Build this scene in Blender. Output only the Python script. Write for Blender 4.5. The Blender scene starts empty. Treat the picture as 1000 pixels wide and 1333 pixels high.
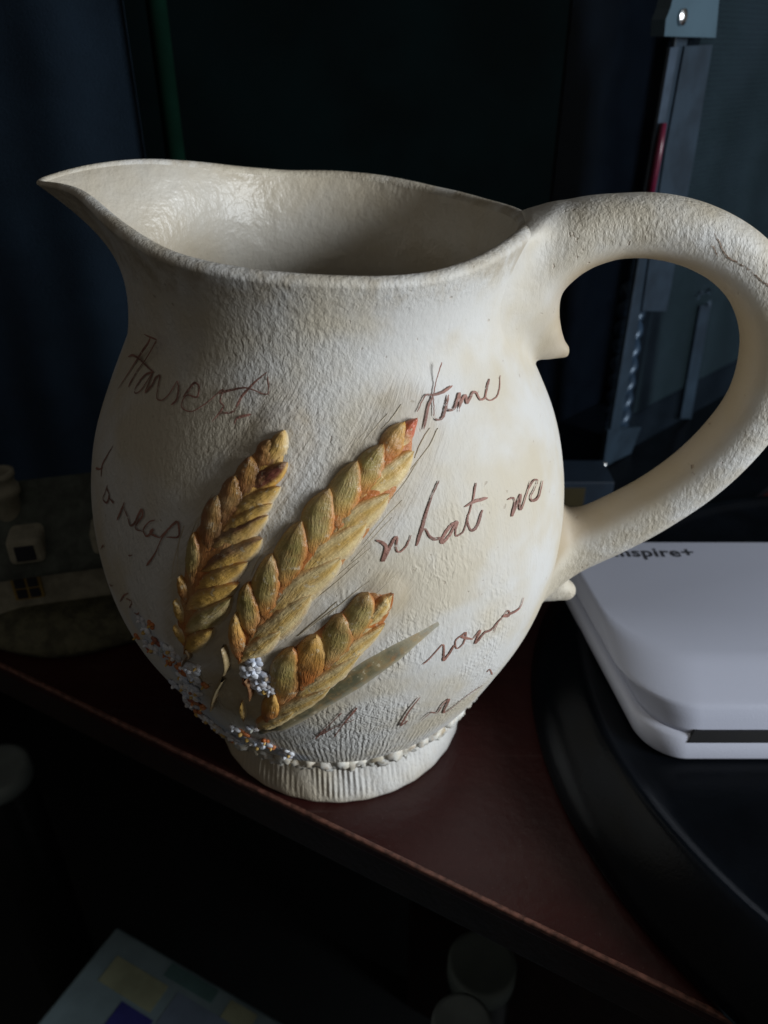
import bpy, math, random
import numpy as np
from mathutils import Vector, Matrix

# ------------------------------------------------------------------ camera, light, exposure
scn = bpy.context.scene
col = scn.collection
PITCH = math.radians(31.0)
CAM_H = 0.2047
F = 1.0                                   # focal length in image widths
cam_d = bpy.data.cameras.new('camera')
cam = bpy.data.objects.new('camera', cam_d)
col.objects.link(cam)
cam.location = (0, 0, CAM_H)
cam.rotation_euler = (math.pi / 2 - PITCH, 0, 0)
cam_d.sensor_fit = 'HORIZONTAL'
cam_d.sensor_width = 36.0
cam_d.lens = 36.0 * F
cam_d.clip_start = 0.005
cam_d.clip_end = 20
cam_d.dof.use_dof = True
cam_d.dof.focus_distance = 0.182
cam_d.dof.aperture_fstop = 36.0 / 1.6
scn.camera = cam

w = bpy.data.worlds.new('World')
scn.world = w
w.use_nodes = True
bg = w.node_tree.nodes['Background']
bg.inputs[0].default_value = (1.0, 0.93, 0.83, 1)
bg.inputs[1].default_value = 0.072

JX, JY = -0.01568, 0.20342                # axis of the jug on the table

def area_light(name, az, el, dist, sx, sy, power, color, target=(JX, JY, 0.10)):
    d = bpy.data.lights.new(name, 'AREA')
    d.shape = 'RECTANGLE'; d.size = sx; d.size_y = sy
    d.energy = power; d.color = color
    o = bpy.data.objects.new(name, d); col.objects.link(o)
    a, e = math.radians(az), math.radians(el)
    v = Vector((math.sin(a) * math.cos(e), -math.cos(a) * math.cos(e), math.sin(e)))
    t = Vector(target)
    o.location = t + v * dist
    o.rotation_euler = v.to_track_quat('Z', 'Y').to_euler()
    return o

area_light('window_light', 65, 14, 1.0, 0.28, 0.36, 10.2, (0.90, 0.955, 1.0))

scn.view_settings.view_transform = 'Standard'
scn.view_settings.look = 'None'
scn.view_settings.exposure = 0.0
scn.view_settings.gamma = 1.0
scn.view_settings.use_curve_mapping = False
scn.render.engine = 'CYCLES'

# ------------------------------------------------------------------ helpers
rng = np.random.default_rng(7)
random.seed(7)

def rays(px, py):
    """directions of view rays for photo pixels (1000 x 1333)"""
    px = np.asarray(px, float); py = np.asarray(py, float)
    x = (px - 500) / 1000.0; y = (py - 666.5) / 1000.0
    c, s = math.cos(PITCH), math.sin(PITCH)
    return np.stack([x, c - y * s, -s - y * c], -1)

def on_plane(px, py, z):
    d = rays(px, py)
    t = (z - CAM_H) / d[..., 2]
    return np.array([0, 0, CAM_H]) + d * t[..., None]

def depth_of(P):
    P = np.asarray(P)
    return P[..., 1] * math.cos(PITCH) + (CAM_H - P[..., 2]) * math.sin(PITCH)

def mk(name, V, Fc, mat, parent=None, root=(0, 0, 0), smooth=True, colors=None, attrs=None, uv=None):
    V = np.asarray(V, float) - np.asarray(root, float)
    me = bpy.data.meshes.new(name)
    me.from_pydata(V.tolist(), [], [tuple(map(int, f)) for f in Fc])
    me.update()
    if smooth:
        me.polygons.foreach_set('use_smooth', np.ones(len(me.polygons), bool))
    if colors is not None:
        a = me.attributes.new('paint', 'FLOAT_COLOR', 'POINT')
        c = np.ones((len(V), 4)); c[:, :3] = colors
        a.data.foreach_set('color', c.ravel())
    for k, v in (attrs or {}).items():
        a = me.attributes.new(k, 'FLOAT', 'POINT')
        a.data.foreach_set('value', np.asarray(v, float))
    if uv is not None:
        a = me.attributes.new('suv', 'FLOAT_VECTOR', 'POINT')
        u3 = np.zeros((len(V), 3)); u3[:, :2] = uv
        a.data.foreach_set('vector', u3.ravel())
    me.materials.append(mat)
    o = bpy.data.objects.new(name, me)
    col.objects.link(o)
    if parent is not None:
        o.parent = parent
    return o

def thing(name, label, cat, loc=(0, 0, 0), group=None):
    o = bpy.data.objects.new(name, None)
    o.empty_display_size = 0.01
    col.objects.link(o)
    o.location = loc
    o['label'] = label; o['category'] = cat
    if group: o['group'] = group
    return o

def tag(o, label, cat, group=None):
    o['label'] = label; o['category'] = cat
    if group: o['group'] = group

def grid_faces(nu, nv, wrap_u=False, wrap_v=False, flip=False):
    fs = []
    for i in range(nu if wrap_u else nu - 1):
        for j in range(nv if wrap_v else nv - 1):
            a = i * nv + j; b = ((i + 1) % nu) * nv + j
            c = ((i + 1) % nu) * nv + (j + 1) % nv; d = i * nv + (j + 1) % nv
            fs.append((a, d, c, b) if flip else (a, b, c, d))
    return fs

def tube(P, R, n=8, cap=True):
    """swept round tube through points P with radii R"""
    P = np.asarray(P, float); R = np.broadcast_to(np.asarray(R, float), (len(P),))
    T = np.gradient(P, axis=0); T /= np.linalg.norm(T, axis=1)[:, None] + 1e-12
    up = np.array([0.0, 0.0, 1.0]) if abs(T[:, 2]).mean() < 0.9 else np.array([1.0, 0, 0])
    V = []
    for p, t, r in zip(P, T, R):
        a = np.cross(t, up); a /= np.linalg.norm(a) + 1e-12
        b = np.cross(a, t)
        for k in range(n):
            th = 2 * math.pi * k / n
            V.append(p + r * (math.cos(th) * a + math.sin(th) * b))
    Fc = grid_faces(len(P), n, wrap_v=True)
    if cap:
        Fc = list(Fc) + [tuple(range(n)), tuple(range((len(P) - 1) * n, len(P) * n))[::-1]]
    return np.array(V), Fc

def box(x0, x1, y0, y1, z0, z1, bev=0.0):
    """box with chamfered edges (24 vertices when bevelled)"""
    if bev <= 0:
        V = [(x, y, z) for x in (x0, x1) for y in (y0, y1) for z in (z0, z1)]
        return np.array(V, float), [(0, 1, 3, 2), (4, 6, 7, 5), (0, 4, 5, 1), (2, 3, 7, 6), (0, 2, 6, 4), (1, 5, 7, 3)]
    import bmesh
    bm = bmesh.new(); bmesh.ops.create_cube(bm, size=1)
    for v in bm.verts:
        v.co = ((x0 + x1) / 2 + v.co.x * (x1 - x0), (y0 + y1) / 2 + v.co.y * (y1 - y0), (z0 + z1) / 2 + v.co.z * (z1 - z0))
    bmesh.ops.bevel(bm, geom=list(bm.edges), offset=bev, segments=3, profile=0.5, affect='EDGES')
    bm.verts.index_update()
    V = np.array([v.co[:] for v in bm.verts]); Fc = [[v.index for v in f.verts] for f in bm.faces]
    bm.free()
    return V, Fc

def rotz(V, ang, about=(0, 0, 0)):
    V = np.asarray(V, float) - about
    c, s = math.cos(ang), math.sin(ang)
    return np.c_[V[:, 0] * c - V[:, 1] * s, V[:, 0] * s + V[:, 1] * c, V[:, 2]] + about

def smoothstep(a, b, x):
    t = np.clip((np.asarray(x, float) - a) / (b - a), 0, 1)
    return t * t * (3 - 2 * t)

def lathe(prof, n, center, close_top=False):
    prof = np.asarray(prof, float)
    th = np.arange(n) * 2 * math.pi / n
    V = np.array([[center[0] + r * math.sin(t), center[1] - r * math.cos(t), center[2] + z] for t in th for r, z in prof])
    return V, grid_faces(n, len(prof), wrap_u=True)

# ------------------------------------------------------------------ materials
class NT:
    def __init__(self, name):
        self.m = bpy.data.materials.new(name)
        self.m.use_nodes = True
        self.t = self.m.node_tree
        self.p = self.t.nodes['Principled BSDF']
        self.out = self.t.nodes['Material Output']
    def n(self, typ, **kw):
        nd = self.t.nodes.new(typ)
        for k, v in kw.items():
            if k == 'inp':
                for a, b in v.items():
                    if isinstance(b, bpy.types.NodeSocket): self.t.links.new(b, nd.inputs[a])
                    else: nd.inputs[a].default_value = b
            else: setattr(nd, k, v)
        return nd
    def link(self, a, b): self.t.links.new(a, b)
    def math(self, op, a, b=0.0, c=None, clamp=False):
        inp = {0: a, 1: b}
        if c is not None: inp[2] = c
        return self.n('ShaderNodeMath', operation=op, use_clamp=clamp, inp=inp).outputs[0]
    def mix(self, fac, a, b, blend='MIX'):
        nd = self.n('ShaderNodeMix', data_type='RGBA', blend_type=blend)
        for i, v in ((0, fac), (6, a), (7, b)):
            if isinstance(v, bpy.types.NodeSocket): self.link(v, nd.inputs[i])
            elif i == 0: nd.inputs[i].default_value = v
            else: nd.inputs[i].default_value = (*v, 1) if len(v) == 3 else v
        return nd.outputs[2]
    def attr(self, name, out='Fac'):
        return self.n('ShaderNodeAttribute', attribute_name=name).outputs[out]
    def objco(self):
        return self.n('ShaderNodeTexCoord').outputs['Object']
    def mapping(self, vec, scale=(1, 1, 1), rot=(0, 0, 0)):
        return self.n('ShaderNodeMapping', inp={'Vector': vec, 'Scale': scale, 'Rotation': rot}).outputs[0]
    def noise(self, vec, scale, detail=2.0, rough=0.5, dist=0.0):
        return self.n('ShaderNodeTexNoise', inp={'Vector': vec, 'Scale': scale, 'Detail': detail, 'Roughness': rough, 'Distortion': dist}).outputs[0]
    def ramp(self, fac, a, b):
        return self.n('ShaderNodeMapRange', interpolation_type='SMOOTHSTEP', inp={0: fac, 1: a, 2: b, 3: 0.0, 4: 1.0}).outputs[0]
    def bump(self, h, dist=0.001, strength=1.0, normal=None):
        nd = self.n('ShaderNodeBump', inp={'Strength': strength, 'Distance': dist, 'Height': h})
        if normal is not None: self.link(normal, nd.inputs['Normal'])
        return nd.outputs[0]

def simple_mat(name, color, rough=0.5, noise_scale=60.0, var=0.25, bump=0.0, bump_scale=400.0, spec=0.5, coat=0.0):
    k = NT(name)
    co = k.objco()
    nz = k.noise(co, noise_scale, 4, 0.6)
    dark = tuple(c * (1 - var) for c in color)
    k.link(k.mix(k.ramp(nz, 0.3, 0.7), dark, color), k.p.inputs['Base Color'])
    k.p.inputs['Roughness'].default_value = rough
    k.p.inputs['Specular IOR Level'].default_value = spec
    k.p.inputs['Coat Weight'].default_value = coat
    if bump > 0:
        k.link(k.bump(k.noise(co, bump_scale, 4, 0.6), bump), k.p.inputs['Normal'])
    return k.m

def ceramic(name, mode):
    """cream painted ceramic; mode: body, handle, inside, foot"""
    k = NT(name)
    co = k.objco()
    big = k.noise(co, 34, 3, 0.55)
    mid = k.noise(co, 140, 4, 0.6)
    cream = (0.61, 0.545, 0.43); white = (0.67, 0.655, 0.625); tan = (0.40, 0.30, 0.175)
    base = k.mix(k.ramp(big, 0.36, 0.62), cream, white)
    base = k.mix(k.math('MULTIPLY', k.ramp(mid, 0.52, 0.8), 0.35), base, (0.56, 0.49, 0.39))
    # stucco
    st1 = k.noise(k.mapping(co, (1.0, 1.0, 0.7)), 900, 3, 0.6, 0.15)
    st2 = k.noise(k.mapping(co, (1.0, 1.0, 0.5)), 2100, 3, 0.6)
    vor = k.n('ShaderNodeTexVoronoi', feature='SMOOTH_F1', inp={'Vector': k.mapping(co, (1.0, 1.0, 0.6)), 'Scale': 780.0, 'Smoothness': 0.6}).outputs[0]
    stucco = k.math('ADD', k.math('ADD', k.math('MULTIPLY', st1, 1.5), k.math('MULTIPLY', st2, 0.7)), k.math('MULTIPLY', vor, -0.55))
    pits = k.ramp(k.noise(co, 420, 2, 0.5), 0.70, 0.78)
    if mode == 'body':
        uv = k.attr('suv', 'Vector')              # millimetres along the girth and up the side
        warp = k.n('ShaderNodeVectorMath', operation='ADD', inp={0: uv, 1: k.n('ShaderNodeVectorMath', operation='SCALE', inp={0: k.n('ShaderNodeTexNoise', inp={'Vector': uv, 'Scale': 0.25, 'Detail': 2.0}).outputs[1], 3: 1.6}).outputs[0]}).outputs[0]
        dash = k.noise(k.mapping(warp, (1.0, 0.34, 1.0)), 1.15, 2, 0.5)
        sep = k.n('ShaderNodeSeparateXYZ', inp={0: warp})
        wx = k.math('SINE', k.math('MULTIPLY', sep.outputs[0], 2 * math.pi / 1.25))
        wy = k.math('SINE', k.math('MULTIPLY', sep.outputs[1], 2 * math.pi / 1.35))
        weave = k.math('MULTIPLY', wx, k.math('ADD', k.math('MULTIPLY', wy, 0.5), 0.6))
        ribx = k.math('ADD', k.n('ShaderNodeSeparateXYZ', inp={0: uv}).outputs[0], k.math('MULTIPLY', k.noise(k.mapping(uv, (1, 0.25, 1)), 0.5, 2, 0.5), 1.1))
        rib = k.math('SINE', k.math('MULTIPLY', ribx, 2 * math.pi / 1.55))
        comb = k.noise(k.mapping(k.mapping(uv, (1, 1, 1), (0, 0, math.radians(-52))), (0.10, 1.0, 1.0)), 1.3, 3, 0.6)
        ms, mr, mc, mw, mv = (k.attr(a) for a in ('m_stucco', 'm_rib', 'm_comb', 'm_wash', 'm_weave'))
        patch = k.ramp(k.noise(co, 55, 2, 0.5), 0.35, 0.65)
        h = k.math('MULTIPLY', stucco, k.math('ADD', k.math('MULTIPLY', ms, 0.26), 0.04))
        h = k.math('ADD', h, k.math('MULTIPLY', k.math('MULTIPLY', dash, mv), k.math('ADD', k.math('MULTIPLY', patch, 0.42), 0.18)))
        h = k.math('ADD', h, k.math('MULTIPLY', k.math('MULTIPLY', weave, mv), k.math('MULTIPLY', patch, 0.055)))
        h = k.math('ADD', h, k.math('MULTIPLY', k.math('MULTIPLY', rib, mr), k.math('MULTIPLY', k.ramp(k.noise(k.mapping(uv, (1, 0.6, 1)), 0.55, 3, 0.6), 0.3, 0.7), 0.12)))
        h = k.math('ADD', h, k.math('MULTIPLY', k.math('MULTIPLY', comb, mc), 0.30))
        h = k.math('SUBTRACT', h, k.math('MULTIPLY', pits, 0.12))
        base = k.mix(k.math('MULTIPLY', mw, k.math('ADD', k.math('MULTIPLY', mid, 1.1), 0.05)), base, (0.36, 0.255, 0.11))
        cav = k.math('MULTIPLY', k.ramp(k.math('MULTIPLY', comb, mc), 0.62, 0.35), mc)
        base = k.mix(k.math('MULTIPLY', cav, 0.15), base, (0.30, 0.20, 0.12))
        base = k.mix(k.math('MULTIPLY', pits, 0.45), base, (0.36, 0.28, 0.2))
        base = k.mix(k.math('MULTIPLY', k.attr('m_blue'), k.math('ADD', k.math('MULTIPLY', mid, 0.8), 0.3)), base, (0.50, 0.55, 0.64))
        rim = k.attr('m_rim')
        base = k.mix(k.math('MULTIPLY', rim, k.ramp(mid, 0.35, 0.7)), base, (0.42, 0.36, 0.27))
        k.p.inputs['Roughness'].default_value = 0.62
        k.link(k.bump(h, 0.001, 0.9), k.p.inputs['Normal'])
    elif mode == 'handle':
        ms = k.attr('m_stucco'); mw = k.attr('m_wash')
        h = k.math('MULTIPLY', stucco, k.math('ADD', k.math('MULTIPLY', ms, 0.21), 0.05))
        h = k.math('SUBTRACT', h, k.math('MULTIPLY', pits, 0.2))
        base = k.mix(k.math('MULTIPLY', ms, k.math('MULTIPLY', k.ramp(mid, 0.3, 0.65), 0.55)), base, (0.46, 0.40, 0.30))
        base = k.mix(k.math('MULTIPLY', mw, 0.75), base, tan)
        base = k.mix(k.math('MULTIPLY', pits, 0.5), base, (0.25, 0.16, 0.09))
        k.p.inputs['Roughness'].default_value = 0.55
        k.link(k.bump(h, 0.001, 0.9), k.p.inputs['Normal'])
    elif mode == 'inside':
        base = k.mix(k.ramp(big, 0.3, 0.7), (0.56, 0.49, 0.38), (0.62, 0.58, 0.51))
        h = k.math('ADD', k.math('MULTIPLY', k.noise(co, 170, 3, 0.6), 0.8), k.math('MULTIPLY', stucco, 0.09))
        k.p.inputs['Roughness'].default_value = 0.36
        k.link(k.bump(h, 0.001, 0.8), k.p.inputs['Normal'])
    elif mode == 'foot':
        uv = k.attr('suv', 'Vector')
        h = k.math('ADD', k.math('MULTIPLY', stucco, 0.22), k.math('MULTIPLY', k.noise(k.mapping(uv, (1, 0.3, 1)), 1.4, 2, 0.6), 0.3))
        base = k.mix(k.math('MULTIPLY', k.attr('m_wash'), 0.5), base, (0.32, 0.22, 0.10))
        k.p.inputs['Roughness'].default_value = 0.6
        k.link(k.bump(h, 0.001, 0.8), k.p.inputs['Normal'])
    k.link(base, k.p.inputs['Base Color'])
    return k.m

def painted(name, rough=0.42, bump=0.35, streak=True):
    """hand painted relief: colour from the 'paint' attribute, streaks along the grain"""
    k = NT(name)
    co = k.objco(); uv = k.attr('suv', 'Vector')
    paint = k.attr('paint', 'Color')
    blot = k.noise(co, 330, 4, 0.65)
    st = k.noise(k.mapping(uv, (0.22, 1.0, 1.0)), 2.2, 3, 0.6)
    c = k.mix(k.math('MULTIPLY', k.ramp(k.noise(co, 130, 3, 0.6), 0.42, 0.68), 0.6), paint, k.mix(0.55, paint, (0.60, 0.46, 0.24)))
    c = k.mix(k.math('MULTIPLY', k.ramp(k.noise(co, 210, 3, 0.6, 0.5), 0.57, 0.75), 0.45), c, (0.40, 0.16, 0.05))
    c = k.mix(k.ramp(blot, 0.45, 0.75), c, k.mix(0.5, c, (0.46, 0.27, 0.10)))
    c = k.mix(k.math('MULTIPLY', k.ramp(st, 0.52, 0.8), 0.4), c, (0.36, 0.18, 0.06))
    c = k.mix(k.math('MULTIPLY', k.ramp(k.noise(co, 520, 3, 0.6), 0.62, 0.68), 0.55), c, (0.70, 0.60, 0.42))
    k.link(c, k.p.inputs['Base Color'])
    k.link(k.math('ADD', k.math('MULTIPLY', blot, 0.35), rough - 0.15), k.p.inputs['Roughness'])
    h = k.math('ADD', k.math('MULTIPLY', st, bump), k.math('MULTIPLY', k.noise(co, 900, 3, 0.6), bump * 0.6))
    k.link(k.bump(h, 0.001, 0.9), k.p.inputs['Normal'])
    return k.m

def ink(name, color, cover=0.5):
    k = NT(name)
    co = k.objco()
    n1 = k.noise(co, 900, 3, 0.6)
    n2 = k.noise(co, 160, 2, 0.5)
    mask = k.ramp(k.math('ADD', n1, k.math('MULTIPLY', n2, 0.5)), cover, cover + 0.16)
    k.link(k.mix(k.ramp(n2, 0.4, 0.6), color, tuple(c * 1.5 for c in color)), k.p.inputs['Base Color'])
    k.p.inputs['Roughness'].default_value = 0.6
    k.link(k.bump(n1, 0.0004), k.p.inputs['Normal'])
    tr = k.n('ShaderNodeBsdfTransparent')
    mx = k.n('ShaderNodeMixShader', inp={0: mask, 1: tr.outputs[0], 2: k.p.outputs[0]})
    k.link(mx.outputs[0], k.out.inputs['Surface'])
    return k.m

def clear_mat(name, color=(0.9, 0.95, 1.0), haze=0.08, rough=0.25, hazecol=(0.25, 0.35, 0.48)):
    k = NT(name)
    tr = k.n('ShaderNodeBsdfTransparent', inp={0: (*color, 1)})
    k.p.inputs['Base Color'].default_value = (*hazecol, 1)
    k.p.inputs['Roughness'].default_value = rough
    hz = k.ramp(k.noise(k.objco(), 30, 3, 0.6), 0.2, 0.8)
    f = k.math('MULTIPLY', k.math('ADD', hz, 0.5), haze)
    mx = k.n('ShaderNodeMixShader', inp={0: f, 1: tr.outputs[0], 2: k.p.outputs[0]})
    k.link(mx.outputs[0], k.out.inputs['Surface'])
    return k.m

M = {}
M['body'] = ceramic('cream_ceramic_textured', 'body')
M['handle'] = ceramic('cream_ceramic_rough', 'handle')
M['inside'] = ceramic('cream_ceramic_glazed', 'inside')
M['foot'] = ceramic('cream_ceramic_ribbed', 'foot')
M['grain'] = painted('painted_wheat', 0.34)
M['flower'] = painted('painted_flower', 0.5, 0.15)
M['awn'] = simple_mat('pale_bristle', (0.62, 0.54, 0.41), 0.6, 300, 0.25)
M['ink'] = ink('brown_ink', (0.235, 0.115, 0.088), 0.49)
M['crack'] = ink('dark_crack', (0.20, 0.14, 0.10), 0.56)

def table_mat():
    k = NT('dark_red_laminate')
    co = k.objco()
    g = k.noise(k.mapping(co, (3, 40, 40), (0, 0, math.radians(28))), 3.0, 4, 0.6)
    sm = k.noise(co, 22, 4, 0.6)
    c = k.mix(g, (0.022, 0.0046, 0.0042), (0.044, 0.0088, 0.0076))
    c = k.mix(k.math('MULTIPLY', k.ramp(k.noise(co, 900, 2, 0.5), 0.66, 0.75), 0.25), c, (0.12, 0.09, 0.08))
    c = k.mix(k.math('MULTIPLY', k.ramp(k.noise(k.mapping(co, (1, 30, 1), (0, 0, math.radians(50))), 9, 2, 0.5), 0.68, 0.74), 0.12), c, (0.14, 0.10, 0.09))
    c = k.mix(k.math('MULTIPLY', k.ramp(k.noise(co, 35, 5, 0.7), 0.5, 0.8), 0.10), c, (0.13, 0.11, 0.10))
    k.link(c, k.p.inputs['Base Color'])
    k.link(k.math('ADD', k.math('MULTIPLY', sm, 0.4), 0.16), k.p.inputs['Roughness'])
    k.p.inputs['Specular IOR Level'].default_value = 0.35
    k.link(k.bump(k.noise(co, 300, 3, 0.6), 0.0002), k.p.inputs['Normal'])
    return k.m
M['table'] = table_mat()
M['table_edge'] = simple_mat('dark_edge_band', (0.018, 0.0075, 0.006), 0.5, 90, 0.4, 0.0003)
M['highlight'] = simple_mat('edge_highlight', (0.20, 0.085, 0.06), 0.4, 500, 0.7)  # lighter colour painted as a highlight along the table edge
M['wall'] = simple_mat('dark_teal_wall', (0.0022, 0.0098, 0.0112), 0.8, 4, 0.5, 0.0006, 120, 0.1)
M['floor'] = simple_mat('dark_shelf', (0.006, 0.0085, 0.0095), 0.7, 20, 0.4)
M['curtain'] = simple_mat('slate_blue_cloth', (0.008, 0.0155, 0.026), 0.9, 30, 0.3, 0.0004, 1500, 0.1)
M['green'] = simple_mat('dark_green_plastic', (0.0016, 0.0105, 0.0065), 0.9, 40, 0.3, 0, 400, 0.03)
M['black'] = simple_mat('black_plastic', (0.0035, 0.0046, 0.0065), 0.22, 60, 0.35, 0.00006, 900, 0.13)
M['white_plastic'] = simple_mat('white_plastic', (0.46, 0.48, 0.575), 0.45, 12, 0.03, 0.00005, 1800, 0.22)
M['lit_plastic'] = simple_mat('white_plastic_lit', (0.56, 0.58, 0.68), 0.3, 12, 0.03, 0.00005, 1800, 0.4)  # lighter copy of the white plastic, light on the lower shell put into colour
M['slot'] = simple_mat('slot_black', (0.004, 0.004, 0.005), 0.5)
M['print'] = simple_mat('grey_print', (0.035, 0.037, 0.045), 0.5)

# ------------------------------------------------------------------ setting
EDGE_A = math.atan(-0.545)                      # direction of the table's front edge
EDGE_P = np.array([0.0, 0.1442, 0.0])           # a point on that edge
eu = np.array([math.cos(EDGE_A), math.sin(EDGE_A), 0]); ev = np.array([-eu[1], eu[0], 0])

V, Fc = box(-3, 3, 1.7, 1.72, -0.9, 2.2)
o = mk('wall', V, Fc, M['wall'], smooth=False); o['kind'] = 'structure'
V, Fc = box(-3, 3, -1.5, 1.7, -0.48, -0.46)
o = mk('floor', V, Fc, M['floor'], smooth=False); o['kind'] = 'structure'

tb = thing('table', 'dark red table top carrying the cream jug, seen with its slanting front edge', 'table', tuple(EDGE_P + ev * 0.3 + np.array([0, 0, -0.46])))
root = np.array(tb.location)
def tb_box(u0, u1, v0, v1, z0, z1, bev=0.0):
    V, Fc = box(u0, u1, v0, v1, z0, z1, bev)
    return EDGE_P + V[:, :1] * eu + V[:, 1:2] * ev + V[:, 2:3] * np.array([0, 0, 1]), Fc
V, Fc = tb_box(-0.75, 0.55, 0.0002, 0.62, -0.0055, 0.0, 0.0008)
mk('table_top', V, Fc, M['table'], tb, root, smooth=False)
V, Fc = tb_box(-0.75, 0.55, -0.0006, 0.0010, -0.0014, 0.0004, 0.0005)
mk('highlight_strip', V, Fc, M['highlight'], tb, root, smooth=False)  # added strip, its pale colour stands in for the edge highlight
V, Fc = tb_box(-0.75, 0.55, 0.0012, 0.618, -0.020, -0.0057, 0.001)
mk('edge_band', V, Fc, M['table_edge'], tb, root, smooth=False)
V, Fc = tb_box(-0.072, 0.53, 0.17, 0.19, -0.459, -0.0205, 0.001)
mk('side_panel', V, Fc, M['table_edge'], tb, root, smooth=False)
V, Fc = tb_box(-0.74, -0.72, 0.03, 0.60, -0.459, -0.0205, 0.001)
mk('side_panel', V, Fc, M['table_edge'], tb, root, smooth=False)

# ------------------------------------------------------------------ jug geometry
ZK = np.array([0.0200, 0.0230, 0.0260, 0.034, 0.046, 0.060, 0.075, 0.090, 0.105, 0.118, 0.130, 0.142])
RK = np.array([0.0440, 0.0462, 0.0486, 0.05352, 0.0592, 0.06485, 0.06820, 0.06870, 0.06683, 0.06326, 0.05777, 0.0514])
def cub(zk, r, z):
    z = np.asarray(z, float)
    h = np.diff(zk); d = np.diff(r) / h
    m = np.empty(len(r)); m[0] = d[0]; m[-1] = d[-1]
    m[1:-1] = (d[:-1] * h[1:] + d[1:] * h[:-1]) / (h[1:] + h[:-1])
    i = np.clip(np.searchsorted(zk, z) - 1, 0, len(h) - 1)
    t = (z - zk[i]) / h[i]
    return (2*t**3 - 3*t**2 + 1) * r[i] + (t**3 - 2*t**2 + t) * h[i] * m[i] + (-2*t**3 + 3*t**2) * r[i+1] + (t**3 - t**2) * h[i] * m[i+1]

def R0(z):
    return cub(ZK, RK, np.clip(z, ZK[0], ZK[-1]))

def px_to_surf(pts):
    """photo pixels -> (phi, z) on the smooth body below the neck"""
    pts = np.asarray(pts, float).reshape(-1, 2)
    D = rays(pts[:, 0], pts[:, 1])
    D = D / np.linalg.norm(D, axis=1)[:, None]
    T = np.linspace(0.08, 0.34, 1300)
    P = np.array([0, 0, CAM_H]) + D[:, None, :] * T[None, :, None]
    rho = np.hypot(P[..., 0] - JX, P[..., 1] - JY)
    g = np.where((P[..., 2] > 0.019) & (P[..., 2] < 0.150), rho - R0(P[..., 2]), 1.0)
    neg = g < 0
    idx = np.where(neg.any(1), neg.argmax(1), g.argmin(1))
    Q = P[np.arange(len(pts)), idx]
    return np.c_[np.arctan2(Q[:, 0] - JX, -(Q[:, 1] - JY)), Q[:, 2]]

def C(s, ox, oy):
    return lambda L: [(ox + x / s, oy + y / s) for x, y in L]
c2 = C(3.846, 120, 400); c3 = C(4.94, 110, 560); c4 = C(4.167, 480, 460); c5w = C(3.846, 470, 610)
c6 = C(2.941, 380, 760); e5 = C(4.167, 220, 540); e6 = C(3.571, 280, 540); e7 = C(2.6316, 300, 740); f7 = C(4.167, 180, 800)

ear_axes_px = [e5([(110, 1240), (170, 900), (330, 560), (610, 100)]),
               e6([(120, 1120), (260, 920), (520, 580), (890, 60)]),
               e7([(130, 520), (260, 410), (400, 270), (530, 90)])]
ear_axes = [px_to_surf(a) for a in ear_axes_px]
ear_half = [0.0070, 0.0076, 0.0052]

def seg_dist(phi, z, poly):
    """distance in metres over the surface from (phi,z) to a polyline of (phi,z)"""
    best = np.full(np.shape(phi), 9.0)
    for (p0, z0), (p1, z1) in zip(poly[:-1], poly[1:]):
        r = R0((z0 + z1) / 2)
        ax, ay = (phi - p0) * r, z - z0
        bx, by = (p1 - p0) * r, z1 - z0
        t = np.clip((ax * bx + ay * by) / (bx * bx + by * by), 0, 1)
        best = np.minimum(best, np.hypot(ax - t * bx, ay - t * by))
    return best

def mound(phi, z):
    m = 0.0
    for a, hw in zip(ear_axes, ear_half):
        m = np.maximum(m, 0.0009 * (1 - smoothstep(hw * 0.35, hw * 1.15, seg_dist(phi, z, a))))
    return m

RIM_PHI = np.radians([-180, -164, -148, -132, -116, -107, -102, -94, -84, -74, -68, -61, -50, -42, -35, -27, -16, -4, 6, 17, 28, 39, 50, 62, 90, 120, 143, 163, 180])
RIM_Z = np.array([.1716, .1718, .1737, .1763, .1785, .1784, .1776, .1758, .1772, .1768, .1746, .1730, .1712, .1698, .1683, .1674, .1665, .1658, .1652, .1645, .1642, .1649, .1662, .1675, .1678, .1673, .1685, .1706, .1716])
def periodic_smooth(phi, xs, ys, sig=math.radians(3.5)):
    g = np.linspace(-math.pi, math.pi, 721)[:-1]
    y = np.interp(g, xs, ys)
    kx = np.arange(-60, 61) * (g[1] - g[0]); kk = np.exp(-(kx / sig) ** 2 / 2); kk /= kk.sum()
    ye = np.concatenate([y[-60:], y, y[:60]])
    y = np.convolve(ye, kk, 'valid')
    p = (np.asarray(phi) + math.pi) % (2 * math.pi) - math.pi
    return np.interp(p, np.append(g, math.pi), np.append(y, y[0]))
SPOUT = math.radians(-95)
def dang(a, b):
    return (np.asarray(a) - b + math.pi) % (2 * math.pi) - math.pi
def spout_w(phi):
    return np.exp(-(np.abs(dang(phi, SPOUT)) / math.radians(17)) ** 1.7)
def rim_r(phi):
    return 0.0530 + 0.0188 * spout_w(phi)
def rim_z(phi):
    return periodic_smooth(phi, RIM_PHI, RIM_Z)

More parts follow.
